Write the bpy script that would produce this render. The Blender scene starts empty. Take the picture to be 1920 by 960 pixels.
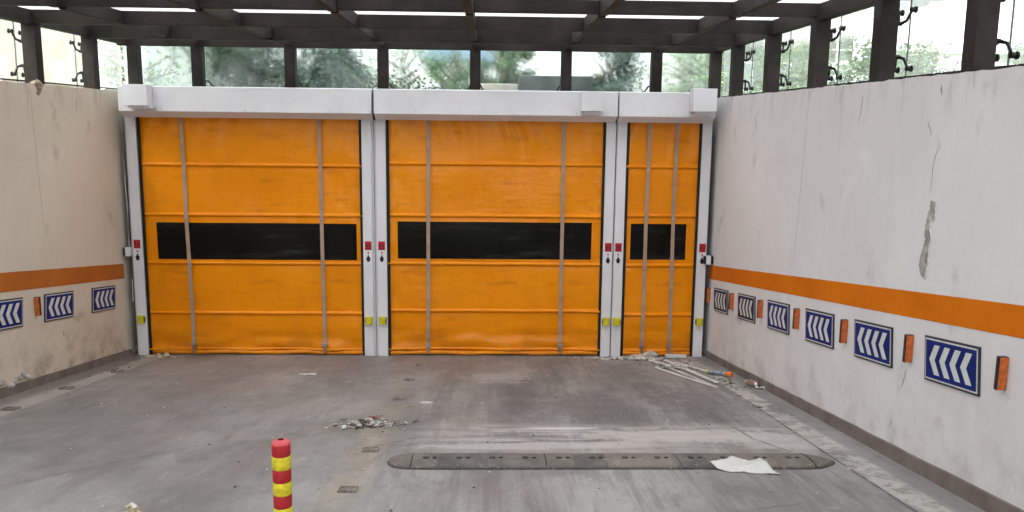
import bpy, math, random
from mathutils import Vector, Matrix, noise
R = math.radians
random.seed(7)
scene = bpy.context.scene
COL = scene.collection

# ------------------------------------------------------------------ camera
D, H, S = 10.5485, 2.98569, 0.13565         # camera distance, height, ramp slope
pitch, yaw, roll = R(9.0186), R(1.66817), R(.64512)
cam_d = bpy.data.cameras.new("camera"); cam = bpy.data.objects.new("camera", cam_d); COL.objects.link(cam)
cam_d.sensor_width = 36; cam_d.lens = 1584.47 / 1920 * 36
cam_d.clip_start = .05; cam_d.clip_end = 2000
cam.matrix_world = (Matrix.Translation((0, -D, H)) @ Matrix.Rotation(-yaw, 4, 'Z')
                    @ Matrix.Rotation(R(90) - pitch, 4, 'X') @ Matrix.Rotation(roll, 4, 'Z'))
scene.camera = cam

# ------------------------------------------------------------------ sky, sun, exposure
SUN_EL, SUN_AZ = R(55), R(-155)               # azimuth of the sun, clockwise from +Y
world = bpy.data.worlds.new("World"); scene.world = world; world.use_nodes = True
wn = world.node_tree.nodes; wl = world.node_tree.links
sky = wn.new('ShaderNodeTexSky'); sky.sky_type = 'NISHITA'; sky.sun_disc = False
sky.sun_elevation = SUN_EL; sky.sun_rotation = SUN_AZ; sky.dust_density = 4; sky.air_density = 1.2
hs = wn.new('ShaderNodeHueSaturation'); hs.inputs['Saturation'].default_value = .22; hs.inputs['Value'].default_value = 1.0
wl.new(sky.outputs[0], hs.inputs['Color'])
wl.new(hs.outputs[0], wn['Background'].inputs[0]); wn['Background'].inputs[1].default_value = .15
sl = bpy.data.lights.new("sun", 'SUN'); sl.energy = 1.3; sl.angle = R(25); sl.color = (1, .96, .9)
sun = bpy.data.objects.new("sun", sl); COL.objects.link(sun)
sd = Vector((math.sin(SUN_AZ) * math.cos(SUN_EL), math.cos(SUN_AZ) * math.cos(SUN_EL), math.sin(SUN_EL)))
sun.rotation_euler = (-sd).to_track_quat('-Z', 'Y').to_euler()
scene.view_settings.view_transform = 'Standard'; scene.view_settings.look = 'None'
scene.view_settings.exposure = 2.58; scene.view_settings.gamma = 1
scene.view_settings.use_curve_mapping = False
scene.cycles.max_bounces = 8; scene.cycles.diffuse_bounces = 4; scene.cycles.glossy_bounces = 3
scene.cycles.transparent_max_bounces = 16; scene.cycles.transmission_bounces = 4
scene.cycles.use_denoising = True; scene.cycles.caustics_reflective = False; scene.cycles.caustics_refractive = False

# ------------------------------------------------------------------ materials
def new_mat(name):
    m = bpy.data.materials.new(name); m.use_nodes = True
    return m, m.node_tree.nodes, m.node_tree.links, m.node_tree.nodes['Principled BSDF']
class NT:
    """small node helper"""
    def __init__(s, m): s.n = m.node_tree.nodes; s.l = m.node_tree.links; s.co = s.n.new('ShaderNodeTexCoord')
    def link(s, a, b): s.l.new(a, b)
    def mapping(s, scale=(1, 1, 1), rot=(0, 0, 0), loc=(0, 0, 0)):
        m = s.n.new('ShaderNodeMapping'); s.l.new(s.co.outputs['Object'], m.inputs[0])
        m.inputs['Scale'].default_value = scale; m.inputs['Rotation'].default_value = rot; m.inputs['Location'].default_value = loc
        return m.outputs[0]
    def noise(s, scale, detail=4, rough=.55, vec=None, dist=0):
        t = s.n.new('ShaderNodeTexNoise'); t.inputs['Scale'].default_value = scale
        t.inputs['Detail'].default_value = detail; t.inputs['Roughness'].default_value = rough
        t.inputs['Distortion'].default_value = dist
        s.l.new(vec if vec else s.co.outputs['Object'], t.inputs['Vector']); return t.outputs['Fac']
    def ramp(s, fac, a, b, ca=0., cb=1.):
        r = s.n.new('ShaderNodeMapRange'); s.l.new(fac, r.inputs[0]); r.interpolation_type = 'SMOOTHSTEP'
        r.inputs[1].default_value = a; r.inputs[2].default_value = b; r.inputs[3].default_value = ca; r.inputs[4].default_value = cb
        return r.outputs[0]
    def mix(s, fac, a, b):
        m = s.n.new('ShaderNodeMix'); m.data_type = 'RGBA'
        for sock, v in ((m.inputs[0], fac), (m.inputs[6], a), (m.inputs[7], b)):
            if isinstance(v, (int, float)): sock.default_value = v
            elif isinstance(v, tuple): sock.default_value = (*v, 1)
            else: s.l.new(v, sock)
        return m.outputs[2]
    def math(s, op, a, b=0.):
        m = s.n.new('ShaderNodeMath'); m.operation = op
        for sock, v in ((m.inputs[0], a), (m.inputs[1], b)):
            if isinstance(v, (int, float)): sock.default_value = v
            else: s.l.new(v, sock)
        return m.outputs[0]
    def xyz(s):
        x = s.n.new('ShaderNodeSeparateXYZ'); s.l.new(s.co.outputs['Object'], x.inputs[0]); return x.outputs
    def bump(s, h, strength, dist, bsdf):
        b = s.n.new('ShaderNodeBump'); b.inputs['Strength'].default_value = strength; b.inputs['Distance'].default_value = dist
        s.l.new(h, b.inputs['Height']); s.l.new(b.outputs[0], bsdf.inputs['Normal'])
def simple(name, col, rough=.6, metal=0., var=.12, vs=6., bump=0., bs=60., spec=.3):
    m, n, l, b = new_mat(name); t = NT(m)
    d = tuple(c * (1 - var * 1.6) for c in col); li = tuple(min(1, c * (1 + var)) for c in col)
    l.new(t.mix(t.ramp(t.noise(vs, 6, .6), .3, .72), d, li), b.inputs['Base Color'])
    b.inputs['Roughness'].default_value = rough; b.inputs['Metallic'].default_value = metal
    b.inputs['Specular IOR Level'].default_value = spec
    if bump: t.bump(t.noise(bs, 4), bump, .01, b)
    return m

M = {}
def plaster(name, base, dirt, tint, pale, foot=.75):
    m, n, l, b = new_mat(name); t = NT(m); X, Y, Z = t.xyz()
    c = t.mix(t.ramp(t.noise(.55, 5, .6), .35, .68), base, tint)
    c = t.mix(t.ramp(t.noise(1.6, 6, .65, dist=.6), .52, .76, 0, .6), c, pale)
    # vertical wash streaks
    st = t.noise(1., 5, .6, t.mapping((7, 7, .45)))
    c = t.mix(t.ramp(st, .56, .78, 0, .18), c, dirt)
    # smudges
    c = t.mix(t.ramp(t.noise(2.7, 4, .55, t.mapping((1, 1, .8), loc=(3, 5, 1))), .60, .74, 0, .45), c, dirt)
    # dirt rising from the base: height above ramp = z + S*y
    hr = t.math('ADD', Z, t.math('MULTIPLY', Y, S))
    low = t.ramp(hr, .05, .75, 1, 0)
    c = t.mix(t.math('MULTIPLY', low, t.ramp(t.noise(3.2, 6, .7), .42, .68, 0, foot)), c, dirt)
    # weather stain under the coping
    top = t.ramp(Z, 2.9, 3.31, 0, 1)
    c = t.mix(t.math('MULTIPLY', top, t.ramp(t.noise(1, 6, .7, t.mapping((5, 5, 1.3))), .5, .7, 0, .5)), c, dirt)
    # fine pitting
    c = t.mix(t.ramp(t.noise(34, 3, .6), .70, .78, 0, .5), c, dirt)
    l.new(c, b.inputs['Base Color']); b.inputs['Roughness'].default_value = .85
    b.inputs['Specular IOR Level'].default_value = .25
    h = t.math('ADD', t.noise(3, 5, .6), t.math('MULTIPLY', t.noise(50, 4), .12))
    t.bump(h, .35, .02, b); return m
M['plaster_r'] = plaster('white_plaster', (.745, .745, .75), (.38, .355, .34), (.69, .675, .68), (.79, .79, .79), .45)
M['plaster_l'] = plaster('cream_plaster', (.69, .625, .525), (.29, .24, .17), (.62, .56, .46), (.73, .68, .59))
M['conc'] = simple('concrete', (.26, .235, .215), .9, var=.25, vs=3, bump=.4)
M['skirt'] = simple('brown_concrete', (.20, .17, .15), .9, var=.14, vs=5, bump=.5)
M['scar'] = simple('bare_render', (.43, .42, .40), .95, var=.3, vs=14, bump=.8, bs=40)
M['crack'] = simple('crack_dark', (.33, .31, .30), .95)
M['joint'] = simple('floor_crack_dark', (.10, .092, .088), .95)
def stripe(name, a, bcol, wear):
    m, n, l, b = new_mat(name); t = NT(m)
    c = t.mix(t.ramp(t.noise(2, 5, .6), .3, .7), a, bcol)
    c = t.mix(t.ramp(t.noise(4, 7, .75, t.mapping((1, 1.0, 5))), .58, .68, 0, wear), c, (.17, .08, .03))
    l.new(c, b.inputs['Base Color']); b.inputs['Roughness'].default_value = .6; b.inputs['Specular IOR Level'].default_value = .12; t.bump(t.noise(12, 4), .1, .01, b); return m
M['stripe_r'] = stripe('orange_paint', (.62, .150, .003), (.70, .185, .006), .12)
M['stripe_l'] = stripe('worn_orange_paint', (.42, .125, .02), (.52, .165, .03), .8)
M['white'] = simple('white_powder_coat', (.74, .74, .77), .42, var=.035, vs=2)
M['white_d'] = simple('white_filler', (.60, .60, .63), .5, var=.05)
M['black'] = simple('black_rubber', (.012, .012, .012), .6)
M['red'] = simple('red_sticker', (.50, .02, .035), .4, var=.05)
M['redpale'] = simple('pink_sticker', (.75, .45, .47), .5, var=.05)
M['darkred'] = simple('sticker_figures', (.08, .01, .02), .5)
M['yellow'] = simple('yellow_plastic', (.62, .55, .02), .4, var=.1, vs=20)
M['strap'] = simple('tan_webbing', (.42, .30, .22), .75, var=.1, bump=.3, bs=300)
M['steel'] = simple('dull_steel', (.42, .38, .35), .4, metal=.7, var=.2)
M['sign_blue'] = simple('sign_blue', (.008, .022, .165), .55, var=.12, vs=9, spec=.12)
M['sign_dark'] = simple('sign_faded_navy', (.009, .016, .060), .55, var=.12, vs=9, spec=.1)
M['sign_white'] = simple('sign_white', (.62, .66, .64), .45, var=.06, vs=30)
M['sign_edge'] = simple('sign_grey_edge', (.30, .31, .33), .5)
M['sign_back'] = simple('sign_dark_edge', (.04, .04, .06), .5)
M['refl'] = simple('orange_reflector', (.55, .13, .03), .45, var=.2, vs=30)
M['refl_d'] = simple('reflector_casing', (.03, .025, .025), .5)
M['redpl'] = simple('red_plastic', (.42, .02, .025), .5, var=.14, vs=50)
M['redtop'] = simple('pale_red', (.62, .10, .12), .5, var=.1, vs=14)  # paler red for the top rim
M['yelpl'] = simple('yellow_reflective_film', (.68, .57, .03), .35, var=.14, vs=60)
M['stud'] = simple('road_stud_plastic', (.23, .20, .175), .6, var=.3, vs=30, bump=.4)
M['cloth'] = simple('white_cloth', (.60, .60, .58), .9, var=.05)
M['paper'] = simple('white_paper', (.62, .60, .58), .8)
M['rub_p'] = simple('plaster_rubble', (.56, .52, .47), .95, var=.25, vs=12, bump=.6)
M['rub_y'] = simple('foam_rubble', (.58, .50, .33), .95, var=.25, vs=18, bump=.6)
M['rub_d'] = simple('dark_rubble', (.12, .10, .085), .95, var=.3, vs=12)
M['rub_g'] = simple('grey_rubble', (.36, .35, .33), .95, var=.3, vs=12)
M['pvc'] = simple('white_pvc', (.66, .66, .64), .5, var=.1)
M['can'] = simple('can_grey_blue', (.24, .26, .31), .38, metal=.3, var=.25, vs=20)
M['canmetal'] = simple('can_bare_metal', (.45, .43, .41), .3, metal=.85, var=.2)
M['oranged'] = simple('orange_cap', (.80, .19, .02), .45)
M['bark'] = simple('bark', (.09, .07, .05), .9, var=.3)
M['foundation'] = simple('grey_render', (.30, .31, .31), .9, var=.1, vs=2)
M['bld_grey'] = simple('grey_facade', (.075, .078, .078), .8, var=.06, vs=.5)
M['bld_white'] = simple('white_facade', (.80, .80, .80), .7, var=.03)
M['bld_beige'] = simple('beige_facade', (.55, .49, .40), .8, var=.06)
M['bld_glass'] = simple('window_glass_dark', (.16, .18, .19), .15, var=.1)
M['bld_blue'] = simple('blue_roof', (.10, .15, .22), .6)
M['planter'] = simple('dark_planter', (.035, .04, .038), .6)
M['grass'] = simple('grass', (.07, .11, .03), .95, var=.35, vs=2, bump=.5)

def pvc_curtain():
    m, n, l, b = new_mat('orange_vinyl'); t = NT(m); Z_ = t.xyz()[2]
    c = t.mix(t.ramp(t.noise(.7, 4, .5), .3, .7), (.82, .255, .001), (.88, .295, .002))
    c = t.mix(t.ramp(t.noise(1, 5, .6, t.mapping((2.5, 2.5, 9))), .52, .72, 0, .4), c, (.52, .13, .004))
    c = t.mix(t.math('MULTIPLY', t.ramp(Z_, .0, .5, 1, 0), t.ramp(t.noise(4, 7, .7), .4, .65, .05, .35)), c, (.30, .12, .03))
    l.new(c, b.inputs['Base Color']); b.inputs['Roughness'].default_value = .24
    b.inputs['Specular IOR Level'].default_value = .25
    h = t.math('ADD', t.noise(2.2, 4, .5, t.mapping((1.2, 1, .6))), t.math('MULTIPLY', t.noise(9, 3, .5, t.mapping((.5, 1, 2.2))), .22))
    t.bump(h, .5, .035, b); return m
M['curtain'] = pvc_curtain()
def vis():
    m, n, l, b = new_mat('dark_vision_panel'); t = NT(m)
    c = t.mix(t.ramp(t.noise(1.3, 6, .7, t.mapping((.6, 1, 5))), .52, .75), (.005, .0048, .0045), (.032, .034, .032))
    l.new(c, b.inputs['Base Color']); b.inputs['Roughness'].default_value = .38; b.inputs['Specular IOR Level'].default_value = .12
    t.bump(t.noise(3, 3), .25, .02, b); return m
M['vision'] = vis()
def steelwork():
    m, n, l, b = new_mat('dark_brown_steelwork'); t = NT(m)
    c = t.mix(t.ramp(t.noise(2.2, 5, .6), .35, .7), (.017, .014, .0125), (.036, .029, .026))
    c = t.mix(t.ramp(t.noise(5, 6, .7), .62, .72, 0, .6), c, (.05, .035, .026))
    l.new(c, b.inputs['Base Color']); b.inputs['Roughness'].default_value = .7; b.inputs['Specular IOR Level'].default_value = .2; t.bump(t.noise(40, 4), .2, .01, b); return m
M['frame'] = steelwork()
M['fitting'] = simple('black_fitting', (.015, .014, .014), .4, metal=.3)
def glass(name, lo, hi, tint, sc=2.2, tcol=(.80, .88, .86), blur=0.):
    m = bpy.data.materials.new(name); m.use_nodes = True; n = m.node_tree.nodes; l = m.node_tree.links
    n.remove(n['Principled BSDF']); t = NT(m); out = n['Material Output']
    tr = n.new('ShaderNodeBsdfTransparent'); tr.inputs[0].default_value = (*tint, 1)
    tl = n.new('ShaderNodeBsdfTranslucent'); tl.inputs[0].default_value = (*tcol, 1)
    df = n.new('ShaderNodeBsdfDiffuse'); df.inputs[0].default_value = (.42, .43, .41, 1)
    gl = n.new('ShaderNodeBsdfGlossy'); gl.inputs['Roughness'].default_value = .08
    m0 = n.new('ShaderNodeMixShader'); m0.inputs[0].default_value = .2; l.new(tl.outputs[0], m0.inputs[1]); l.new(df.outputs[0], m0.inputs[2])
    f = t.math('ADD', t.ramp(t.noise(sc, 6, .65, dist=.8), .3, .72, lo, hi), t.ramp(t.noise(38, 3, .7), .6, .75, 0, .25))
    clear = tr
    if blur:
        rf = n.new('ShaderNodeBsdfRefraction'); rf.inputs['Color'].default_value = (*tint, 1); rf.inputs['Roughness'].default_value = .13; rf.inputs['IOR'].default_value = 1.2
        clear = n.new('ShaderNodeMixShader'); l.new(t.ramp(t.noise(1.4, 3), .3, .7, blur * .55, min(1, blur * 1.4)), clear.inputs[0])
        l.new(tr.outputs[0], clear.inputs[1]); l.new(rf.outputs[0], clear.inputs[2])
    m1 = n.new('ShaderNodeMixShader'); l.new(f, m1.inputs[0]); l.new(clear.outputs[0], m1.inputs[1]); l.new(m0.outputs[0], m1.inputs[2])
    m2 = n.new('ShaderNodeMixShader'); m2.inputs[0].default_value = .04; l.new(m1.outputs[0], m2.inputs[1]); l.new(gl.outputs[0], m2.inputs[2])
    l.new(m2.outputs[0], out.inputs[0]); return m
M['glass_back'] = glass('grimy_glass', .0, .15, (.93, .98, .97), blur=.52)
M['glass_side'] = glass('dusty_glass', .06, .24, (.95, .97, .95), blur=.25)
M['glass_roof'] = glass('roof_glass', .55, .8, (.62, .62, .63), tcol=(.58, .59, .59))
def leaf(name, a, bc, tr=.25):
    m, n, l, b = new_mat(name); t = NT(m)
    oi = n.new('ShaderNodeNewGeometry')
    c = t.mix(oi.outputs['Random Per Island'], a, bc); l.new(c, b.inputs['Base Color']); b.inputs['Roughness'].default_value = .55
    tl = n.new('ShaderNodeBsdfTranslucent'); l.new(c, tl.inputs[0])
    mx = n.new('ShaderNodeMixShader'); mx.inputs[0].default_value = tr; l.new(b.outputs[0], mx.inputs[1]); l.new(tl.outputs[0], mx.inputs[2])
    l.new(mx.outputs[0], n['Material Output'].inputs[0]); return m
M['leaf_dark'] = leaf('dark_leaves', (.008, .020, .012), (.030, .060, .018), .12)
M['leaf_mid'] = leaf('mid_leaves', (.02, .05, .018), (.06, .11, .03), .18)
M['leaf_pale'] = leaf('pale_leaves', (.09, .15, .06), (.20, .26, .13))
M['leaf_blue'] = leaf('bluish_leaves', (.008, .024, .022), (.020, .048, .026), .12)

def floor_mat():
    m, n, l, b = new_mat('worn_concrete_floor'); t = NT(m); X, Y, Z = t.xyz()
    warm = t.ramp(Y, -6.5, -1.2)
    c = t.mix(t.ramp(t.noise(.9, 6, .62, t.mapping((1, .55, 1))), .32, .68), (.185, .18, .178), (.335, .328, .322))
    c = t.mix(t.math('MULTIPLY', warm, .28), c, (.205, .178, .165))          # warmer brown tone nearer the doors
    c = t.mix(t.ramp(t.noise(2.6, 8, .72, t.mapping((1.3, .45, 1), loc=(7, 1, 0)), dist=.5), .47, .60, 0, .45), c, (.145, .135, .135))
    c = t.mix(t.ramp(t.noise(6.5, 6, .7, t.mapping((1.6, .35, 1), loc=(2, 6, 0))), .55, .70, 0, .35), c, (.42, .40, .39))
    # tyre lanes, darker and smooth, running down the ramp
    def lane(x0, w, tilt, ya, yb, k, col=(.135, .118, .122)):
        nonlocal c
        dx = t.math('ABSOLUTE', t.math('SUBTRACT', t.math('ADD', X, t.math('MULTIPLY', Y, tilt)), x0))
        dx = t.math('ADD', dx, t.math('MULTIPLY', t.math('SUBTRACT', t.noise(1.7, 5, .65), .5), .5))
        f = t.math('MULTIPLY', t.ramp(dx, w * .35, w, 1, 0), t.math('MULTIPLY', t.ramp(Y, ya - .5, ya + .3), t.ramp(Y, yb - .3, yb + .5, 1, 0)))
        f = t.math('MULTIPLY', f, t.ramp(t.noise(2.4, 7, .7, t.mapping((1.5, .5, 1))), .3, .62, .35, 1))
        c = t.mix(t.math('MULTIPLY', f, k), c, col)
    def blob(bx_, by_, rx, ry, col, k, wb=.5):
        nonlocal c
        dx = t.math('DIVIDE', t.math('SUBTRACT', X, bx_), rx); dy = t.math('DIVIDE', t.math('SUBTRACT', Y, by_), ry)
        d = t.math('SQRT', t.math('ADD', t.math('MULTIPLY', dx, dx), t.math('MULTIPLY', dy, dy)))
        d = t.math('ADD', d, t.math('MULTIPLY', t.math('SUBTRACT', t.noise(9, 6, .75), .5), wb * 3))
        c = t.mix(t.ramp(d, .55, 1.05, k, 0), c, col)
    streak = t.noise(1, 7, .75, t.mapping((11, .55, 1)))
    zone = t.ramp(t.math('ADD', X, t.math('MULTIPLY', t.math('SUBTRACT', t.noise(1.3, 4, .6), .5), 1.2)), -1.1, -.2, .25, 1)
    c = t.mix(t.math('MULTIPLY', zone, t.ramp(streak, .46, .60, 0, .5)), c, (.125, .118, .118))
    c = t.mix(t.math('MULTIPLY', zone, t.ramp(t.noise(1, 7, .75, t.mapping((9, .7, 1), loc=(5, 3, 0))), .55, .68, 0, .4)), c, (.41, .395, .38))
    lane(.05, .42, .02, -9, -.3, .45)
    lane(.85, .40, -.14, -4.1, -.3, .6, (.10, .092, .095))
    lane(1.75, .55, -.18, -4.1, -1.0, .6, (.095, .09, .094))
    lane(-2.9, .6, .05, -9, -.6, .4)
    lane(-1.9, .45, .02, -9, -3.2, .3)
    blob(.33, -2.2, .22, 1.7, (.10, .09, .09), .6, .6)
    blob(1.9, -3.0, .45, .9, (.11, .108, .112), .6, .7)
    blob(.95, -3.3, .5, .8, (.125, .118, .12), .5, .7)
    blob(.15, -1.2, .45, .9, (.40, .37, .35), .55, .7)
    blob(-.05, -.9, .5, .6, (.14, .12, .115), .45, .6)
    blob(-.97, -3.95, .55, .42, (.17, .155, .14), .6, .6)
    blob(1.75, -1.2, .5, .8, (.17, .155, .15), .5, .6)
    blob(2.2, -.9, .55, .9, (.36, .35, .33), .55, .8)
    # pale dusty patches, scraped across
    band = t.math('MULTIPLY', t.ramp(Y, -4.95, -4.55), t.ramp(Y, -4.15, -3.75, 1, 0))
    band = t.math('MULTIPLY', band, t.ramp(X, -.9, .1))
    pn = t.ramp(t.noise(2.0, 7, .72, t.mapping((.5, 2.6, 1))), .40, .60)
    c = t.mix(t.math('MULTIPLY', t.math('MULTIPLY', band, pn), .75), c, (.46, .43, .41))
    c = t.mix(t.ramp(t.noise(3.3, 8, .75, t.mapping((.5, 1.6, 1), loc=(2, 1, 0))), .62, .72, 0, .42), c, (.46, .44, .42))
    blob(-.56, -3.0, .07, .06, (.62, .60, .58), .8, .1)
    blob(.62, -4.05, .34, .045, (.58, .57, .57), .85, .25)
    blob(1.5, -4.28, .9, .28, (.48, .45, .43), .7, .6)
    blob(.2, -4.62, .9, .12, (.46, .44, .43), .7, .5)
    blob(2.15, -4.45, .4, .35, (.47, .46, .44), .6, .7)
    near = t.ramp(Y, -9, -5.2, 1, 0)  # brighter light towards the camera, painted into the floor colour
    c = t.mix(t.math('MULTIPLY', near, t.ramp(t.noise(1.2, 6, .65, dist=.5), .35, .65, .15, .75)), c, (.39, .395, .39))
    # faded yellow lane line
    yl = t.math('ABSOLUTE', t.math('ADD', X, .86))
    yl = t.math('ADD', yl, t.math('MULTIPLY', t.math('SUBTRACT', t.noise(6, 4, .7), .5), .16))
    yl = t.math('MULTIPLY', t.ramp(yl, .04, .20, 1, 0), t.ramp(t.noise(2.6, 6, .75), .35, .62, .0, .5))
    yl = t.math('MULTIPLY', yl, t.ramp(Y, -4.5, -2.2, 1, .25))
    c = t.mix(yl, c, (.38, .325, .235))
    # left gutter strip and right broken strip
    wob = t.math('MULTIPLY', t.math('SUBTRACT', t.noise(5, 5, .7), .5), .10)
    gl = t.math('ABSOLUTE', t.math('ADD', t.math('ADD', X, 4.17), wob))
    c = t.mix(t.math('MULTIPLY', t.ramp(gl, .085, .10, 1, 0), t.ramp(t.noise(4, 5, .7), .3, .55, .35, .85)), c, (.40, .37, .33))
    e1 = t.ramp(t.math('ADD', X, t.math('MULTIPLY', wob, .0)), -4.32, -4.30, 1, 0)
    c = t.mix(t.math('MULTIPLY', e1, .5), c, (.18, .15, .13))
    gr = t.math('ABSOLUTE', t.math('SUBTRACT', t.math('ADD', X, t.math('MULTIPLY', wob, .8)), 2.56))
    rough = t.ramp(t.noise(7, 7, .75), .42, .58)
    c = t.mix(t.math('MULTIPLY', t.ramp(gr, .07, .13, 1, 0), t.math('MULTIPLY', rough, .85)), c, (.50, .48, .45))
    c = t.mix(t.math('MULTIPLY', t.ramp(gr, .10, .16, 1, 0), t.ramp(t.noise(5, 7, .75, t.mapping(loc=(4, 0, 0))), .58, .66, 0, .8)), c, (.12, .11, .10))
    c = t.mix(t.ramp(X, 2.62, 2.70, 0, .55), c, (.24, .235, .23))
    # fine grit
    c = t.mix(t.ramp(t.noise(55, 3, .7), .60, .72, 0, .45), c, (.12, .115, .11))
    c = t.mix(t.ramp(t.noise(13, 8, .8), .56, .66, 0, .3), c, (.14, .135, .13))
    c = t.mix(t.ramp(t.noise(28, 3, .6, t.mapping(loc=(9, 2, 0))), .69, .75, 0, .55), c, (.52, .50, .48))
    l.new(c, b.inputs['Base Color'])
    l.new(t.ramp(t.noise(1.5, 5, .6), .3, .7, .5, .8), b.inputs['Roughness']); b.inputs['Specular IOR Level'].default_value = .4
    h = t.math('ADD', t.noise(2, 6, .6), t.math('MULTIPLY', t.noise(45, 5, .7), .18))
    h = t.math('ADD', h, t.math('MULTIPLY', t.math('MULTIPLY', t.ramp(gr, .08, .15, 1, 0), t.noise(14, 6, .8)), .9))
    t.bump(h, .5, .02, b); return m
M['floor'] = floor_mat()
def bump_mat():
    m, n, l, b = new_mat('dusty_ribbed_rubber'); t = NT(m); X, Y, Z = t.xyz()
    # tile-wise alternating diagonal ribs
    k = t.math('FLOOR', t.math('DIVIDE', t.math('ADD', X, .5), .228))
    par = t.math('SUBTRACT', t.math('MULTIPLY', t.math('MODULO', t.math('ABSOLUTE', k), 2), 2), 1)
    u = t.math('ADD', X, t.math('MULTIPLY', Y, t.math('MULTIPLY', par, .8)))
    w = t.math('SINE', t.math('MULTIPLY', u, 230.))
    wn_ = n.new('ShaderNodeTexWhiteNoise'); wn_.noise_dimensions = '1D'; l.new(k, wn_.inputs['W'])
    tile = t.mix(wn_.outputs['Value'], (.085, .080, .074), (.23, .195, .17))
    c = t.mix(t.ramp(w, -.5, .5, .0, .55), tile, (.075, .068, .062))
    c = t.mix(t.ramp(t.noise(3.5, 6, .7), .42, .64, 0, .45), c, (.25, .225, .205))
    side = t.ramp(Z, .009, .020, .75, 0)  # shadow along the low edges, put into the rubber colour
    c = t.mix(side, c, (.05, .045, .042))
    c = t.mix(t.ramp(t.noise(26, 5, .75), .57, .68, 0, .6), c, (.40, .375, .35))
    l.new(c, b.inputs['Base Color']); b.inputs['Roughness'].default_value = .8
    t.bump(t.ramp(w, -.4, .4), .8, .006, b); return m
M['hump'] = bump_mat()

# ------------------------------------------------------------------ mesh helpers
class MB:
    def __init__(s): s.v = []; s.f = []; s.mi = []
    def add(s, vs, fs, mi=0):
        o = len(s.v); s.v += [tuple(v) for v in vs]; s.f += [tuple(i + o for i in f) for f in fs]; s.mi += [mi] * len(fs); return s
    def box(s, a, b, mi=0, mat=None):
        (x0, y0, z0), (x1, y1, z1) = a, b
        vs = [Vector(p) for p in ((x0, y0, z0), (x1, y0, z0), (x1, y1, z0), (x0, y1, z0), (x0, y0, z1), (x1, y0, z1), (x1, y1, z1), (x0, y1, z1))]
        if mat: vs = [mat @ v for v in vs]
        return s.add(vs, [(0, 3, 2, 1), (4, 5, 6, 7), (0, 1, 5, 4), (1, 2, 6, 5), (2, 3, 7, 6), (3, 0, 4, 7)], mi)
    def prism(s, pts, d, mi=0):
        """polygon pts (3-D) extruded by vector d"""
        n = len(pts); d = Vector(d); vs = [Vector(p) for p in pts] + [Vector(p) + d for p in pts]
        return s.add(vs, [tuple(range(n - 1, -1, -1)), tuple(range(n, 2 * n))] + [(i, (i + 1) % n, n + (i + 1) % n, n + i) for i in range(n)], mi)
    def tube(s, path, r, n=10, mi=0, caps=True):
        path = [Vector(p) for p in path]; rr = r if isinstance(r, (list, tuple)) else [r] * len(path)
        rings = []
        for i, p in enumerate(path):
            t = (path[min(i + 1, len(path) - 1)] - path[max(i - 1, 0)]).normalized()
            a = t.cross(Vector((0, 0, 1))); a = a.normalized() if a.length > 1e-3 else Vector((1, 0, 0)); b = t.cross(a).normalized()
            rings.append([p + (a * math.cos(6.28318 * k / n) + b * math.sin(6.28318 * k / n)) * rr[i] for k in range(n)])
        vs = [v for g in rings for v in g]
        fs = [(i * n + k, i * n + (k + 1) % n, (i + 1) * n + (k + 1) % n, (i + 1) * n + k) for i in range(len(path) - 1) for k in range(n)]
        if caps: fs += [tuple(range(n - 1, -1, -1)), tuple(range((len(path) - 1) * n, len(path) * n))]
        return s.add(vs, fs, mi)
    def lathe(s, prof, c=(0, 0, 0), n=24, mi=0):
        c = Vector(c); vs = []; fs = []
        for r, z in prof: vs += [c + Vector((r * math.cos(6.28318 * k / n), r * math.sin(6.28318 * k / n), z)) for k in range(n)]
        for i in range(len(prof) - 1): fs += [(i * n + k, i * n + (k + 1) % n, (i + 1) * n + (k + 1) % n, (i + 1) * n + k) for k in range(n)]
        return s.add(vs, fs, mi)
    def rock(s, c, r, sx=1, sy=1, sz=1, mi=0, rng=random):
        rot = Matrix.Rotation(rng.uniform(0, 6.28), 3, 'Z') @ Matrix.Rotation(rng.uniform(-.4, .4), 3, 'X')
        n = 6; vs = []
        for j in (-.8, .1, .9):
            q = math.sqrt(max(.15, 1 - j * j))
            for k in range(n):
                a = 6.283 * (k + rng.uniform(-.3, .3)) / n; w = rng.uniform(.7, 1.15) * q
                vs.append(Vector(c) + rot @ Vector((math.cos(a) * w * r * sx, math.sin(a) * w * r * sy, j * r * sz * rng.uniform(.8, 1.1))))
        fs = [tuple(range(n - 1, -1, -1)), tuple(range(2 * n, 3 * n))] + [(i * n + k, i * n + (k + 1) % n, (i + 1) * n + (k + 1) % n, (i + 1) * n + k) for i in (0, 1) for k in range(n)]
        return s.add(vs, fs, mi)
    def build(s, name, mats, parent=None, smooth=False, bevel=0., off=None):
        me = bpy.data.meshes.new(name)
        vs = [tuple(Vector(v) - Vector(off)) for v in s.v] if off else s.v
        me.from_pydata(vs, [], s.f)
        for m in (mats if isinstance(mats, (list, tuple)) else [mats]): me.materials.append(M[m] if isinstance(m, str) else m)
        me.polygons.foreach_set('material_index', s.mi)
        if smooth: me.polygons.foreach_set('use_smooth', [True] * len(s.f))
        me.update()
        o = bpy.data.objects.new(name, me); COL.objects.link(o)
        if off: o.location = off
        if parent:
            o.parent = parent
        if bevel:
            b = o.modifiers.new('bevel', 'BEVEL'); b.width = bevel; b.segments = 2; b.limit_method = 'ANGLE'
        if smooth == 'auto':
            for p in me.polygons: p.use_smooth = True
            me.set_sharp_from_angle(angle=R(35))
        return o
def thing(name, label, cat, loc=(0, 0, 0), group=None, rot=(0, 0, 0)):
    o = bpy.data.objects.new(name, None); COL.objects.link(o); o.empty_display_size = .2
    o.location = loc; o.rotation_euler = rot; return tag(o, label, cat, group)
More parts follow.
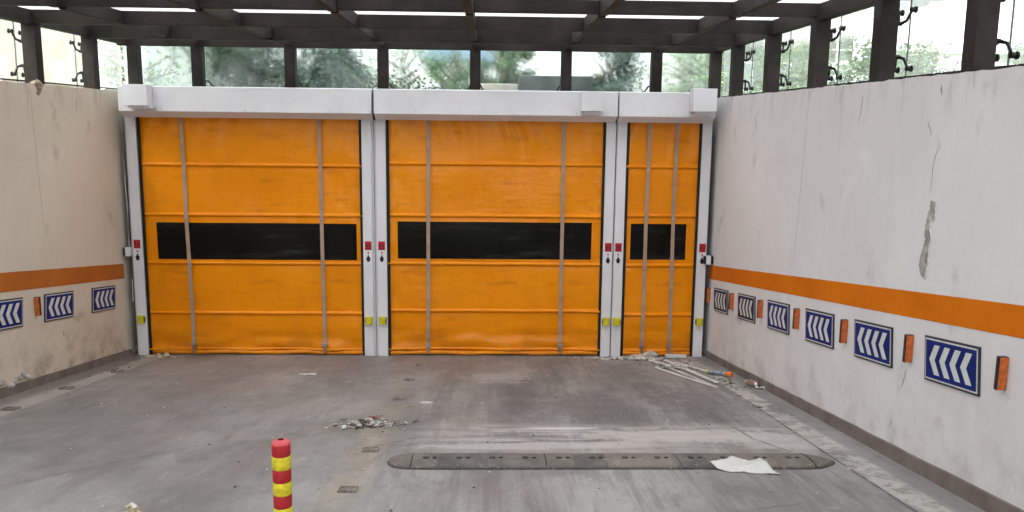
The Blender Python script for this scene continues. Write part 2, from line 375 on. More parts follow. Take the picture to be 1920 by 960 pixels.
def tag(o, label, cat, group=None, kind=None):
    if label: o['label'] = label
    if cat: o['category'] = cat
    if group: o['group'] = group
    if kind: o['kind'] = kind
    return o
def struct(o): o['kind'] = 'structure'; return o
def copy_tree(o, parent=None):
    c = o.copy(); COL.objects.link(c); c.parent = parent
    for ch in list(o.children): copy_tree(ch, c)
    return c
def rz(y): return -S * y if y < 0 else 0.    # ramp height

XR, XL, TOP = 2.86, -4.54, 3.31
YB = -23.9
# ------------------------------------------------------------------ setting: ramp and ground
b = MB(); ys = [-24.4, -20, -16, -12] + [-10 + .25 * i for i in range(40)] + [0, .6]
xs = [-4.6, -3, -1.5, 0, 1.5, 2.9]
vs = [(x, y, rz(y)) for y in ys for x in xs]; nx = len(xs)
b.add(vs, [(j * nx + i, j * nx + i + 1, (j + 1) * nx + i + 1, (j + 1) * nx + i) for j in range(len(ys) - 1) for i in range(nx - 1)])
struct(b.build('ramp_floor', 'floor'))
b = MB()
gz = 3.25; ox0, ox1, oy0, oy1 = XL - .29, XR + .29, -24.2, 1.15
B_ = 400
for x0, x1, y0, y1 in ((-B_, ox0, -B_, B_), (ox1, B_, -B_, B_), (ox0, ox1, -B_, oy0 - .0), (ox0, ox1, oy1, B_)):
    b.add([(x0, y0, gz), (x1, y0, gz), (x1, y1, gz), (x0, y1, gz)], [(0, 1, 2, 3)])
struct(b.build('ground', 'grass'))

# ------------------------------------------------------------------ retaining walls
def jag_edge(n, lo, hi, z, amp, seed):
    rng = random.Random(seed); return [(lo + (hi - lo) * i / n, z + rng.uniform(-amp, amp)) for i in range(n + 1)]
def side_wall(name, x0, x1, inner, mat, label, seed):
    root = thing(name, label, 'wall', (inner, 0, 0))
    L = root.location
    b = MB(); edge = jag_edge(300, YB, .92, TOP, .005, seed)
    prof = [(y, rz(y) - .5) for y in (.92, 0, YB)] + edge
    b.prism([(x0, y, z) for y, z in prof], (x1 - x0, 0, 0)); b.build('plaster_face', mat, root, off=tuple(L)).location = (0, 0, 0)
    sg = -1 if inner > 0 else 1
    # skirting
    b = MB(); t = .022 * sg; n = 60
    pts = []
    rng = random.Random(seed + 5)
    yy = [0.02 - 12 * i / n for i in range(n + 1)] + [YB]
    a = [(y, rz(y) - .05) for y in yy]; hh = lambda y: .078 + .0045 * max(0, -y)
    tt = [(y, rz(y) + hh(y) + rng.uniform(-.003, .003)) for y in reversed(yy)]
    b.prism([(inner, y, z) for y, z in a + tt], (t, 0, 0))
    o = b.build('skirting', 'skirt', root, off=tuple(L)); o.location = (0, 0, 0)
    return root, sg
def wall_sheet(root, name, mat, pts, off, thick=.003):
    """thin irregular patch on the wall face: pts (y,z)"""
    inner = root.location.x; sg = -1 if inner > 0 else 1
    b = MB(); b.prism([(inner + sg * off, y, z) for y, z in pts], (sg * thick, 0, 0))
    o = b.build(name, mat, root, off=tuple(root.location)); o.location = (0, 0, 0); return o
wr, _ = side_wall('right_wall', XR, XR + .28, XR, 'plaster_r', 'long white plastered ramp wall with an orange band, right of the doors', 3)
wl_, _ = side_wall('left_wall', XL - .28, XL, XL, 'plaster_l', 'stained cream plastered ramp wall with a worn orange band, left of the doors', 4)
def band(root, mat, za, zb, y0, y1):
    n = 30; ys = [y0 + (y1 - y0) * i / n for i in range(n + 1)]
    pts = [(y, za - S * y) for y in ys] + [(y, zb - S * y) for y in reversed(ys)]
    wall_sheet(root, 'painted_stripe', mat, pts, .001, .002)
band(wr, 'stripe_r', 1.027, 1.205, .1, -14); band(wl_, 'stripe_l', .994, 1.181, -.03, -14)
def crack(root, pts, w, seed, name='crack', mat='crack'):
    rng = random.Random(seed); fine = []
    for (a, c) in zip(pts, pts[1:]):
        k = max(2, int(math.dist(a, c) / .03))
        for i in range(k): fine.append((a[0] + (c[0] - a[0]) * i / k + rng.uniform(-.005, .005) + .022 * noise.noise(Vector((a[0], (a[1] + (c[1] - a[1]) * i / k) * 5, seed))), a[1] + (c[1] - a[1]) * i / k))
    fine.append(pts[-1]); ww = [w * rng.uniform(.15, 1) * min(1, .15 + 3 * min(i_, len(fine) - 1 - i_) / len(fine)) for i_ in range(len(fine))]
    Lp = [(y - q / 2, z) for (y, z), q in zip(fine, ww)]; Rp = [(y + q / 2, z) for (y, z), q in zip(fine, ww)]
    wall_sheet(root, name, mat, Lp + Rp[::-1], .001, .001)
# the fallen strip of render on the right wall
rng = random.Random(21)
far = [(-5.195, 2.515), (-5.191, 2.47), (-5.181, 2.434), (-5.165, 2.391), (-5.157, 2.348), (-5.152, 2.299), (-5.166, 2.259), (-5.158, 2.223), (-5.146, 2.179), (-5.122, 2.133), (-5.120, 2.091), (-5.128, 2.053), (-5.155, 2.01)]
near = [(-5.185, 2.0), (-5.195, 2.034), (-5.2, 2.09), (-5.208, 2.13), (-5.212, 2.168), (-5.206, 2.20), (-5.207, 2.238), (-5.223, 2.268), (-5.200, 2.319), (-5.190, 2.359), (-5.200, 2.386), (-5.242, 2.394), (-5.246, 2.449), (-5.243, 2.510)]
def rough_line(P, amp):
    out = []
    for a, c in zip(P, P[1:]):
        for k in range(4): t = k / 4; out.append((a[0] + (c[0] - a[0]) * t + rng.uniform(-amp, amp), a[1] + (c[1] - a[1]) * t + rng.uniform(-.3, .3) * amp))
    return out + [P[-1]]
far = [(y + .008, z) for y, z in far]; near = [(y - .008, z) for y, z in near]
l1, l2 = rough_line(far, .005), rough_line(near, .005)
wall_sheet(wr, 'bare_patch', 'scar', l1 + l2, .0005, .001)
# the paint film still standing at its rim: thin dark strip on the far side, raised lip on the near side
wall_sheet(wr, 'broken_edge', 'crack', [(y + rng.uniform(.004, .012), z) for y, z in l1] + [(y - rng.uniform(0, .003), z) for y, z in reversed(l1)], .0016, .001)
wall_sheet(wr, 'paint_lip', 'plaster_r', [(y - rng.uniform(.003, .011), z) for y, z in l2] + [(y + .001, z) for y, z in reversed(l2)], .0016, .006)
crack(wr, [(-5.17, 2.56), (-5.17, 2.72), (-5.19, 2.82), (-5.22, 2.90)], .008, 1)
crack(wr, [(-5.06, 3.02), (-5.11, 2.93)], .012, 2)
crack(wr, [(-2.95, 3.26), (-2.90, 2.5), (-2.85, 1.95), (-2.82, 1.66)], .004, 3)
crack(wr, [(-4.05, 3.22), (-4.04, 3.08), (-4.0, 3.0)], .014, 4)
crack(wr, [(-5.18, 3.25), (-5.2, 3.18)], .02, 5); crack(wr, [(-5.15, 3.20), (-5.24, 3.21)], .01, 6)
crack(wr, [(-4.9, .95), (-4.89, .87)], .03, 7); crack(wr, [(-5.05, .80 + .55), (-5.0, 1.2)], .012, 8)
crack(wr, [(-6.35, 1.62), (-6.6, 1.60), (-6.9, 1.66)], .02, 9)
crack(wl_, [(-1.9, 3.24), (-1.86, 2.2), (-1.83, 1.75)], .006, 11); crack(wl_, [(-.95, 3.2), (-.97, 3.05)], .014, 12)
crack(wl_, [(-1.62, .72), (-1.60, .66)], .03, 13)
# crumbled plaster lump at top of the left wall under a canopy column
b = MB()
for dy_, dz_, r_0 in ((-.045, .005, .05), (.03, .0, .055), (-.01, -.035, .06), (-.02, -.08, .04), (.015, -.06, .04), (.0, .02, .045)): b.rock((XL - .012, -1.735 + dy_, 3.30 + dz_), r_0, .7, 1, .8, rng=rng)
M['mortar'] = simple('brown_mortar', (.36, .29, .22), .95, var=.3, vs=20, bump=.6)
o = b.build('broken_plaster', 'mortar', wl_, off=tuple(wl_.location)); o.location = (0, 0, 0)
# peeled plaster foot on the left wall
b = MB()
for i in range(16):
    y = -2.35 - i * .055
    b.rock((XL + .012, y, -S * y + .115 + .035 * math.sin(i * .8) + rng.uniform(-.01, .02)), .035, .35, 1.2, .8, rng=rng)
o = b.build('peeling_plaster', 'rub_p', wl_, off=tuple(wl_.location)); o.location = (0, 0, 0)
b = MB(); b.box((XL - .27, .40, -.3), (XR + .27, .95, TOP + .003))
o = b.build('end_wall', 'conc'); tag(o, 'grey concrete end wall hidden behind the three orange doors', 'wall')

# ------------------------------------------------------------------ roller doors
def fold(x, z, seed, ribs, X0, X1):
    y = .055
    for r in ribs:
        d = (z - r) / .022
        if abs(d) < 1: y -= .024 * math.sqrt(1 - d * d)
        dd = (z - r + .03) / .03
        y += .004 * math.exp(-dd * dd)
    y += .022 * noise.noise(Vector((x * 1.3 + seed * 7, z * 1.6, seed)))
    y += .009 * noise.noise(Vector((x * 5 + seed, z * 2.2, 3 + seed)))
    # slack folds beside the guides and near the top, sag at the foot
    e = min(x - X0, X1 - x)
    y += .010 * math.exp(-e / .16) * 1.8 * noise.noise(Vector((x * 9, z * 7, seed + 9)))
    if z > 2.45: y += .024 * (z - 2.45) / .5 * math.sin(x * 23 + 1.5 * math.sin(z * 5 + seed)) * abs(noise.noise(Vector((x * 1.1, seed, 4))))*2
    if z < .5: y += .05 * (.5 - z) * noise.noise(Vector((x * 2.2, z * 9, seed + 3))) * 2
    return y
def make_door(label, X, straps, win, ribs, motor, seed, name='roller_door'):
    xo0, xi0, xi1, xo1, hx0, hx1 = X      # rail outer/inner, header ends
    cx = (xo0 + xo1) / 2
    root = thing(name, label, 'door', (cx, 0, 0), 'orange high-speed roller doors closing the ramp')
    off = (cx, 0, 0)
    def bd(b, nm, mat, parent=root, **k):
        o = b.build(nm, mat, parent, off=off, **k); o.location = (0, 0, 0); return o
    # curtain
    def zlist(a, c):
        zs = set(); z = a
        while z < c: zs.add(round(z, 4)); z += .045
        zs.add(c)
        for r in ribs:
            for q in (-.05, -.03, -.022, -.0205, -.017, -.012, -.006, 0, .006, .012, .017, .0205, .022, .03): 
                if a < r + q < c: zs.add(round(r + q, 4))
        return sorted(zs)
    zs = zlist(.022, 3.02); n = int((xi1 - xi0 - .05) / .022)
    xs = [xi0 + .012 + (xi1 - xi0 - .024) * i / n for i in range(n + 1)]
    b = MB()
    def low(x, z):   # the foot of the vinyl hangs unevenly
        if z > .1: return z
        e = min(x - xi0, xi1 - x); return z + (.1 - z) * .16 * (1 + math.sin(x * 5 + seed)) * .5 + (.02 * math.exp(-e / .1) if z < .06 else 0)
    vs = [(x, fold(x, z, seed, ribs, xi0, xi1), low(x, z)) for z in zs for x in xs]; w = n + 1
    b.add(vs, [(j * w + i, j * w + i + 1, (j + 1) * w + i + 1, (j + 1) * w + i) for j in range(len(zs) - 1) for i in range(n)])
    bd(b, 'curtain', 'curtain', smooth=True)
    # vision window
    x0, x1, z0, z1 = win; k = max(6, int((x1 - x0) / .05)); b = MB(); q = 8
    vs = [(x0 + (x1 - x0) * i / k, fold(x0 + (x1 - x0) * i / k, z0 + (z1 - z0) * j / q, seed, ribs, xi0, xi1) - .005, z0 + (z1 - z0) * j / q) for j in range(q + 1) for i in range(k + 1)]
    b.add(vs, [(j * (k + 1) + i, j * (k + 1) + i + 1, (j + 1) * (k + 1) + i + 1, (j + 1) * (k + 1) + i) for j in range(q) for i in range(k)])
    bd(b, 'window', 'vision', smooth=True)
    # welded seam round the window
    b = MB()
    for (a0, a1, c0, c1) in ((x0 - .022, x1 + .022, z1, z1 + .018), (x0 - .022, x1 + .022, z0 - .018, z0), (x0 - .022, x0, z0, z1), (x1, x1 + .022, z0, z1)):
        kk = max(1, int((a1 - a0) / .06)); 
        vs = [(a0 + (a1 - a0) * i / kk, fold(a0 + (a1 - a0) * i / kk, c, seed, ribs, xi0, xi1) - .007, c) for c in (c0, c1) for i in range(kk + 1)]
        b.add(vs, [(i, i + 1, kk + 2 + i, kk + 1 + i) for i in range(kk)])
    bd(b, 'window_seam', 'curtain')
    # foot bar
    b = MB(); pts = []
    kk = 40; path = [(xi0 + .03 + (xi1 - xi0 - .06) * i / kk, .05 + .006 * math.sin(i * .9 + seed), .036 + .005 * math.sin(i * .45 + seed)) for i in range(kk + 1)]
    b.tube(path, .027, 10); bd(b, 'bottom_roll', 'curtain', smooth=True)
    # guide rails
    for side, (a, c) in enumerate(((xo0, xi0), (xi1, xo1))):
        b = MB(); wd = .118
        ra, rb = (c - wd, c) if side == 0 else (a, a + wd)
        b.box((ra, 0, 0), (rb, .10, 3.04)); 
        rail = bd(b, 'guide_rail', 'white', bevel=.004)
        fa, fb = (a, ra) if side == 0 else (rb, c)
        b = MB(); b.box((min(fa, fb) + .0005, .022, 0), (max(fa, fb) - .0005, .09, 3.04)); bd(b, 'side_flange', 'white_d', rail)
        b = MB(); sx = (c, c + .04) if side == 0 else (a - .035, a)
        b.box((sx[0] + .001, .028, .0), (sx[1] - .001, .034, 3.0)); bd(b, 'shadow_gap_strip', 'black', rail)  # black strip stands in for the shadow gap beside the curtain
        mx = (ra + rb) / 2 + (-.005 if side == 0 else .005)
        # warning sticker
        b = MB(); b.box((mx - .042, -.0025, 1.375), (mx + .042, -.0005, 1.485)); st = bd(b, 'warning_sticker', 'red', rail)
        b = MB()
        for kx in (-.018, .018):
            b.prism([(mx + kx + .009 * math.cos(t * .785), -.004, 1.452 + .009 * math.sin(t * .785)) for t in range(8)][::-1], (0, .001, 0))
            b.prism([(mx + kx - .013, -.004, 1.412), (mx + kx - .008, -.004, 1.440), (mx + kx + .008, -.004, 1.440), (mx + kx + .013, -.004, 1.412)][::-1], (0, .001, 0))
        b.box((mx - .033, -.004, 1.388), (mx + .033, -.003, 1.396))
        o = b.build('sticker_figures', 'darkred', rail, off=off); o.location = (0, 0, 0)
        b = MB(); b.box((mx - .038, -.0022, 1.20), (mx + .038, -.0005, 1.360)); bd(b, 'hand_notice', 'white', rail)
        b = MB(); b.prism([(mx, -.004, 1.318), (mx + .014, -.004, 1.35), (mx - .014, -.004, 1.35)][::-1], (0, .001, 0)); b.box((mx - .003, -.004, 1.303), (mx + .003, -.003, 1.318)); bd(b, 'red_mark', 'red', rail)
        b = MB(); hp = [(-.012, 1.225), (-.022, 1.245), (-.025, 1.275), (-.012, 1.285), (-.008, 1.305), (.008, 1.305), (.012, 1.285), (.025, 1.275), (.022, 1.245), (.012, 1.225)]
        b.prism([(mx + hx_, -.004, hz_) for hx_, hz_ in hp], (0, .001, 0)); bd(b, 'hand_symbol', 'black', rail)
        # photocell hood: a curved yellow cover open towards the curtain
        b = MB(); s_ = 1 if side == 0 else -1; n_ = 8; pr = [(.045, 0.0)] + [(.045 * math.cos(q_) * 1.0, -.06 * math.sin(q_) ** .8) for q_ in [math.pi * i / (2 * n_) for i in range(1, n_)]] + [(-.035, -.062), (-.045, -.05), (-.045, 0)]
        pr = [(-s_ * p, q_) for p, q_ in pr]
        b.prism([(mx + p, q_ - .001, .425) for p, q_ in pr], (0, 0, .095)); hood = bd(b, 'sensor_hood', 'yellow', rail, bevel=.003)
        b = MB(); b.box((mx + s_ * .047 - .004, -.045, .440), (mx + s_ * .047 + .004, -.012, .505)); bd(b, 'sensor_lens', 'black', rail)
    # header box with a chamfered foot
    b = MB(); y0 = -.25
    prof = [(y0, 3.068), (y0, 3.352), (.12, 3.372), (.38, 3.372), (.38, 3.03), (.02, 2.997), (-.10, 2.993)]
    b.prism([(hx0, y, z) for y, z in prof], (hx1 - hx0, 0, 0)); hd = bd(b, 'header_box', 'white', bevel=.004)
    b = MB(); b.box((hx0 + .01, y0 - .004, 3.064), (hx1 - .01, y0 + .001, 3.072)); bd(b, 'seam', 'white_d', hd)
    b = MB()
    for sx in [hx0 + .03, hx0 + .5, (hx0 + hx1) / 2, hx1 - .5, hx1 - .03]:
        b.add([(sx + .007 * math.cos(t * 1.047), y0 - .0035, 3.092 + .007 * math.sin(t * 1.047)) for t in range(6)], [(0, 1, 2, 3, 4, 5)])
    bd(b, 'screws', 'steel', hd)
    if cx < 1.9: b = MB(); b.box((hx1 + .001, -.12, 2.992), (hx1 + .0165, .30, 3.35)); bd(b, 'gap_shade_strip', 'black', hd)  # black strip paints in the shade of the gap between headers
    # motor cover
    m0, m1, mz0, mz1, my = motor
    b = MB()
    b.box((m0, my, mz0), (m1, y0 - .002, mz1)); b.box((m0 + .035, my + .05, mz0 - .03), (m1 + (-.02 if cx > -2 else .035), y0 - .003, mz0 - .0005)); bd(b, 'motor_cover', 'white', hd, bevel=.005)
    # webbing straps, with loops and a buckle at the foot
    for sx, sx2 in straps:
        b = MB(); kk = 60; wv = .023; L = []
        for i in range(kk + 1):
            z = 2.995 - (2.995 - .09) * i / kk; x = sx + (sx2 - sx) * i / kk + .006 * noise.noise(Vector((z * .9, sx, 3)))
            L.append((x, fold(x, z, seed, [], xi0, xi1) - .030 - .004 * math.sin(z * 4 + sx), z))
        for th in (0, 1):
            pass
        vs = []
        for x, y, z in L: vs += [(x - wv, y, z), (x + wv, y, z), (x + wv, y + .003, z), (x - wv, y + .003, z)]
        fs = [(4 * i + q_, 4 * i + (q_ + 1) % 4, 4 * i + 4 + (q_ + 1) % 4, 4 * i + 4 + q_) for i in range(kk) for q_ in range(4)] + [(3, 2, 1, 0), tuple(4 * kk + q_ for q_ in range(4))]
        b.add(vs, fs)
        st = bd(b, 'strap', 'strap')
        b = MB()
        for r in ribs[2:4]:
            x = sx + (sx2 - sx) * (2.995 - r) / 2.9; y = fold(x, r + .05, seed, [], xi0, xi1) - .036
            b.box((x - .031, y - .003, r - .045), (x + .031, y + .004, r - .028))
        bd(b, 'strap_loop', 'steel', st)
        b = MB(); x = sx2; y = .01
        b.box((x - .036, y - .018, .125), (x + .036, y + .0, .140)); b.box((x - .014, y - .022, .06), (x + .014, y - .004, .135))
        b.tube([(x - .04, y - .012, .165), (x + .04, y - .012, .150)], .006, 6); b.tube([(x, y - .02, .062), (x + .004, y - .016, .035)], .017, 8)
        bd(b, 'buckle', 'steel', st, bevel=.002)
    return root
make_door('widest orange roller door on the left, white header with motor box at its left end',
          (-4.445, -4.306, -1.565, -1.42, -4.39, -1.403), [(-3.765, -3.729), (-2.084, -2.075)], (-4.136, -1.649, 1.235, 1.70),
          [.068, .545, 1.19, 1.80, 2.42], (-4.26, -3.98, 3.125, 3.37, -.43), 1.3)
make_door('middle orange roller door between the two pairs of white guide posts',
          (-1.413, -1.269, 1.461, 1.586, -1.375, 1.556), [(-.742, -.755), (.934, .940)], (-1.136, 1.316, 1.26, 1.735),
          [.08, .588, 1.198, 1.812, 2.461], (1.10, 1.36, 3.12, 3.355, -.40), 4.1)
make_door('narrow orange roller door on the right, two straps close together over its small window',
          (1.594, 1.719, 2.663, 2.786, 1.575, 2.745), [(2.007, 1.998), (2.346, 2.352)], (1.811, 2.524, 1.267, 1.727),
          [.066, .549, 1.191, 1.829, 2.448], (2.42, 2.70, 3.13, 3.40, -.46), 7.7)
# little detector boxes clipped on the outer posts
def detector(loc, label, s, n=1):
    root = thing('detector_box', label, 'sensor', loc, 'small black and white detector boxes by the outer door posts')
    for i in range(n):
        dx = i * .095 * -s
        MB().box((dx - .005, -.07, -.055), (dx + .055, .0, .055)).build('housing', 'white', root, bevel=.006)
        MB().box((dx - .028, -.068, -.05), (dx - .0055, -.004, .05)).build('front_cover', 'black', root, bevel=.004)
    MB().box((-.02, .0005, -.02), (.05, .022, .02)).build('bracket', 'steel', root)
detector((-4.49, 0.0, 1.34), 'black and white detector box on the leftmost door post, by the cream wall', 1)
detector((2.765, -.02, 1.285), 'pair of black and white detector boxes between the rightmost post and white wall', -1, 2)
# conduit by the left post
b = MB(); b.tube([(-4.475, .02, 3.0), (-4.478, .02, 2.2), (-4.47, .02, 1.9), (-4.476, .02, 1.4)], .006, 6)
b.tube([(-4.46, .01, .98), (-4.462, .01, .70)], .006, 6)
tag(b.build('cable', 'white_d'), 'thin grey cable running down beside the leftmost white post', 'cable')

# ------------------------------------------------------------------ steel and glass canopy
root = thing('glass_canopy', 'dark steel framed glass canopy roof standing on the ramp walls', 'canopy', (0, 0, TOP))
co = (0, 0, TOP)
def cb(b, nm, mat, parent=root, **k):
    o = b.build(nm, mat, parent, off=co, **k); o.location = (0, 0, 0); return o
ROW = [-.45 - 1.26 * k for k in range(14)]           # near faces of the side columns
cxr, cxl = XR + .012, XL - .012
BZ0, BZ1 = 3.895, 4.042
bot = lambda y: 3.885 + max(0, min(.06, (-y - .4) * .0165))
glassR, glassL, glassB = XR + .25, XL - .25, .60 + .27
def column(x0, x1, y0, y1):
    b = MB(); b.box((x0, y0, TOP - .02), (x1, y1, bot(y0) + .001)); return cb(b, 'column', 'frame', bevel=.004)
def spider(base, outn, along, name='glass_fitting'):
    """bracket + two arms with discs reaching the glass, for one height; base = (x,y,z)"""
    B0 = Vector(base); O = Vector(outn); A = Vector(along)
    b = MB()
    return B0, O, A, b
def fitting(pos, O, A, reach, up):
    B0 = Vector(pos); O = Vector(O); A = Vector(A); Z = Vector((0, 0, 1)) * up
    b = MB()
    b.tube([B0 - O * .01, B0 + O * .045], .017, 8)
    hub = B0 + O * .04
    for s_ in (-1, 1):
        e = B0 + O * (reach - .035) + A * (.10 * s_) - Z * .09
        mid = hub + (e - hub) * .5 + Z * .028 + A * .012 * s_
        b.tube([hub, mid, e], [.014, .011, .009], 8)
        b.tube([e - O * .012, e + O * .012], .019, 10); b.tube([e + O * .012, e + O * .03], .009, 8); b.tube([e + O * .022, e + O * .032], .024, 12)
    cb(b, 'glass_fitting', 'fitting', smooth='auto')
for k, y in enumerate(ROW):
    column(cxr, cxr + .135, y, y + .13); column(cxl - .135, cxl, y, y + .13)
    for x, o_, rch in ((cxr + .135, (1, 0, 0), glassR - cxr - .135), (cxl - .135, (-1, 0, 0), cxl - .135 - glassL)):
        if k < 6:
            fitting((x, y + .05, TOP + .185), o_, (0, 1, 0), rch, 1); fitting((x, y + .05, BZ0 - .16), o_, (0, 1, 0), rch, -1)
CB = [-4.50, -3.70, -2.53, -1.355, -.175, .995, 2.16, 2.93]
yb0, yb1 = .50, .63
for i, x in enumerate(CB):
    b = MB(); hw = .068
    column(x - hw, x + hw, yb0, yb1)
    if 0 < i < 7: fitting((x, yb1, TOP + .17), (0, 1, 0), (1, 0, 0), glassB - yb1, 1)
# cross beams
for k, y in enumerate([yb0] + ROW):
    b = MB(); b.box((cxl - .135, y, bot(y)), (cxr + .135, y + .10, BZ1)); cb(b, 'cross_beam', 'frame', bevel=.003)
# lengthwise purlins between the cross beams
for x in CB[1:-1]:
    b = MB()
    for a, c in zip([yb0] + ROW, ROW): b.box((x - .035, c + .1005, BZ0 + .012), (x + .035, a - .0005, BZ1 - .006))
    cb(b, 'purlin', 'frame', bevel=.003)
for x0 in (cxl - .11, cxr + .01):
    b = MB()
    for a, c in zip([yb0] + ROW, ROW): b.box((x0, c + .1005, BZ0 + .004), (x0 + .10, a - .0005, BZ1 - .004))
    cb(b, 'eave_beam', 'frame', bevel=.003)
# glazing
def pane(a, c, mat, nm='glass_pane'): cb(MB().box(a, c), nm, mat)
def joint(a, c): cb(MB().box(a, c), 'glass_joint', 'black')
rows2 = [glassB - .05] + [y + .05 for y in ROW]
for a, c in zip(rows2, rows2[1:]):
    for gx in (glassR, glassL):
        pane((gx, c + .004, TOP + .045), (gx + .012, a - .004, 4.0), 'glass_side')
        joint((gx + .001, c - .004, TOP + .0), (gx + .011, c + .004, 4.0))
        cb(MB().box((gx - .004, c + .004, TOP + .028), (gx + .016, a - .004, TOP + .044)), 'glass_channel', 'frame')
xs2 = [glassL + .02] + CB[1:-1] + [glassR]
for i, (a, c) in enumerate(zip(xs2, xs2[1:])): pane((a + .004, glassB, TOP + .01), (c - .004, glassB + .012, 4.0), 'glass_back')
rr = [glassB] + ROW
for a, c in zip(rr, rr[1:]):
    for i, (p, q) in enumerate(zip(xs2, xs2[1:])): pane((p + .006, c + .006, BZ1 + .003), (q - .006, a - .006, BZ1 + .013), 'glass_roof', 'roof_pane')

# ------------------------------------------------------------------ chevron signs
def chevron_sign(y_far, side, panel, label, group, zlo=.641, zhi=.929, length=.61):
    inner = XR if side > 0 else XL; sg = -side
    h = zhi - zlo; ym = y_far - length / 2; zm = (zlo + zhi) / 2 - S * ym
    root = thing('chevron_sign', label, 'sign', (inner, ym, zm), group, (math.atan(-S), 0, 0))
    def sheet(y0, y1, z0, z1, o0, o1, nm, mat, par=root):
        x0, x1 = sorted((sg * o0, sg * o1)); return MB().box((x0, y0, z0), (x1, y1, z1)).build(nm, mat, par)
    L2, H2 = length / 2, h / 2
    sheet(-L2, L2, -H2, H2, .001, .012, 'backing_plate', 'sign_back')
    sheet(-L2 + .013, L2 - .013, -H2 + .013, H2 - .013, .0121, .0135, 'border', 'sign_white')
    sheet(-L2 + .023, L2 - .023, -H2 + .023, H2 - .023, .0136, .015, 'panel', panel)
    for i in range(4):
        # seen from inside the ramp every arrow head points to the viewer's left
        tip = side         # +y is to the viewer's left on the right wall, -y on the left wall
        cy = -tip * (i - 1.5) * .118
        w, a, hh = .062, .060, .095
        P = [(-w / 2 - a / 2 + .0, 0), (-w / 2 + a / 2, hh), (w / 2 + a / 2, hh), (w / 2 - a / 2, 0), (w / 2 + a / 2, -hh), (-w / 2 + a / 2, -hh)]
        b = MB(); x = sg * .0151
        b.prism([(x, cy - tip * p, q) for p, q in P], (sg * .0012, 0, 0)); b.build('chevron_mark', 'sign_white', root)
    for yy in (-L2 + .018, L2 - .018):
        b = MB(); b.tube([(sg * .014, yy, H2 - .018), (sg * .017, yy, H2 - .018)], .004, 8); b.build('rivet', 'steel', root)
    return root
gR = 'chevron signs on the white right wall'; gL = 'chevron signs on the cream left wall'
ordr = [(-.2, 'sign_dark', 'smallest looking, blackened chevron sign on white wall, closest to the doors'),
        (-1.21, 'sign_dark', 'dark navy faded chevron sign on white wall, second from the doors'),
        (-2.22, 'sign_blue', 'blue chevron sign on white wall, third from the doors'),
        (-3.24, 'sign_blue', 'blue chevron sign on white wall, fourth from the doors'),
        (-4.24, 'sign_blue', 'blue chevron sign on white wall, second nearest to the viewer'),
        (-5.29, 'sign_blue', 'largest looking blue chevron sign on white wall, below the bare plaster patch')]
for y, p, lb in ordr: chevron_sign(y, 1, p, lb, gR)
for y, lb in ((-.33, 'blue chevron sign on cream wall, closest to the left door post'), (-1.36, 'blue chevron sign on cream wall, middle one of the three'), (-2.36, 'blue chevron sign on cream wall, cut by the left edge of the photo')):
    chevron_sign(y, -1, 'sign_blue', lb, gL, .638, .924, .60)
# orange delineators
def delineator(y, side, label):
    inner = XR if side > 0 else XL; sg = -side
    root = thing('wall_reflector', label, 'reflector', (inner, y, .815 - S * y), 'orange reflectors between the chevron signs')
    x0, x1 = sorted((sg * .0, sg * .052))
    MB().box((x0, -.002, -.095), (x1, .028, .095)).build('casing', 'refl_d', root, bevel=.003)
    MB().box((x0 + .003, -.009, -.092), (x1 - .003, -.0025, .092)).build('orange_face', 'refl', root, bevel=.002)
names = ['nearest the doors, beside the blackened sign', 'between the first and second signs from the doors', 'between the second and third signs from the doors',
         'between the third and fourth signs from the doors', 'between the fourth and fifth signs from the doors', 'just far side of the largest blue sign', 'nearest the viewer, beyond the largest blue sign']
for i, nm in enumerate(names): delineator(.008 - 1.024 * i, 1, 'orange reflector on white wall, ' + nm)
delineator(-2.13, -1, 'only orange reflector on the cream left wall, between two blue signs')

# ------------------------------------------------------------------ striped bollard
bx, by = -.848, -7.2; bz = rz(by)
root = thing('striped_bollard', 'red and yellow banded plastic bollard post standing on the ramp', 'bollard', (bx, by, bz))
HB = .70; r = .038; zt = HB
bands = [('red_band', 'redpl', .050)] + [(('yellow_band', 'yelpl'), ('red_band', 'redpl'))[i % 2] + (.056,) for i in range(11)]
MB().lathe([(.012, .006), (.016, .0), (r - .008, .0), (r - .002, -.005), (r, -.012)], (0, 0, HB + .0002)).build('top_rim', 'redtop', root, smooth=True)
MB().lathe([(.0, -.03), (.0125, -.03), (.0125, .006)], (0, 0, HB)).build('top_hole', 'darkred', root, smooth=True)
zt = HB - .012
for nm, mt, hgt in bands:
    z1 = max(.02, zt - hgt); rr_ = r + (.0012 if 'yellow' in nm else 0)
    if zt > .03: MB().lathe([(rr_ - .001, zt), (rr_, zt - .0015), (rr_, z1 + .0015), (rr_ - .001, z1)], n=32).build(nm, mt, root, smooth='auto')
    zt = z1
b = MB(); b.lathe([(r, .05), (.05, .035), (.095, .02), (.10, .0)], n=32); b.build('base_flange', 'redpl', root, smooth='auto').rotation_euler = (math.atan(-S), 0, 0)

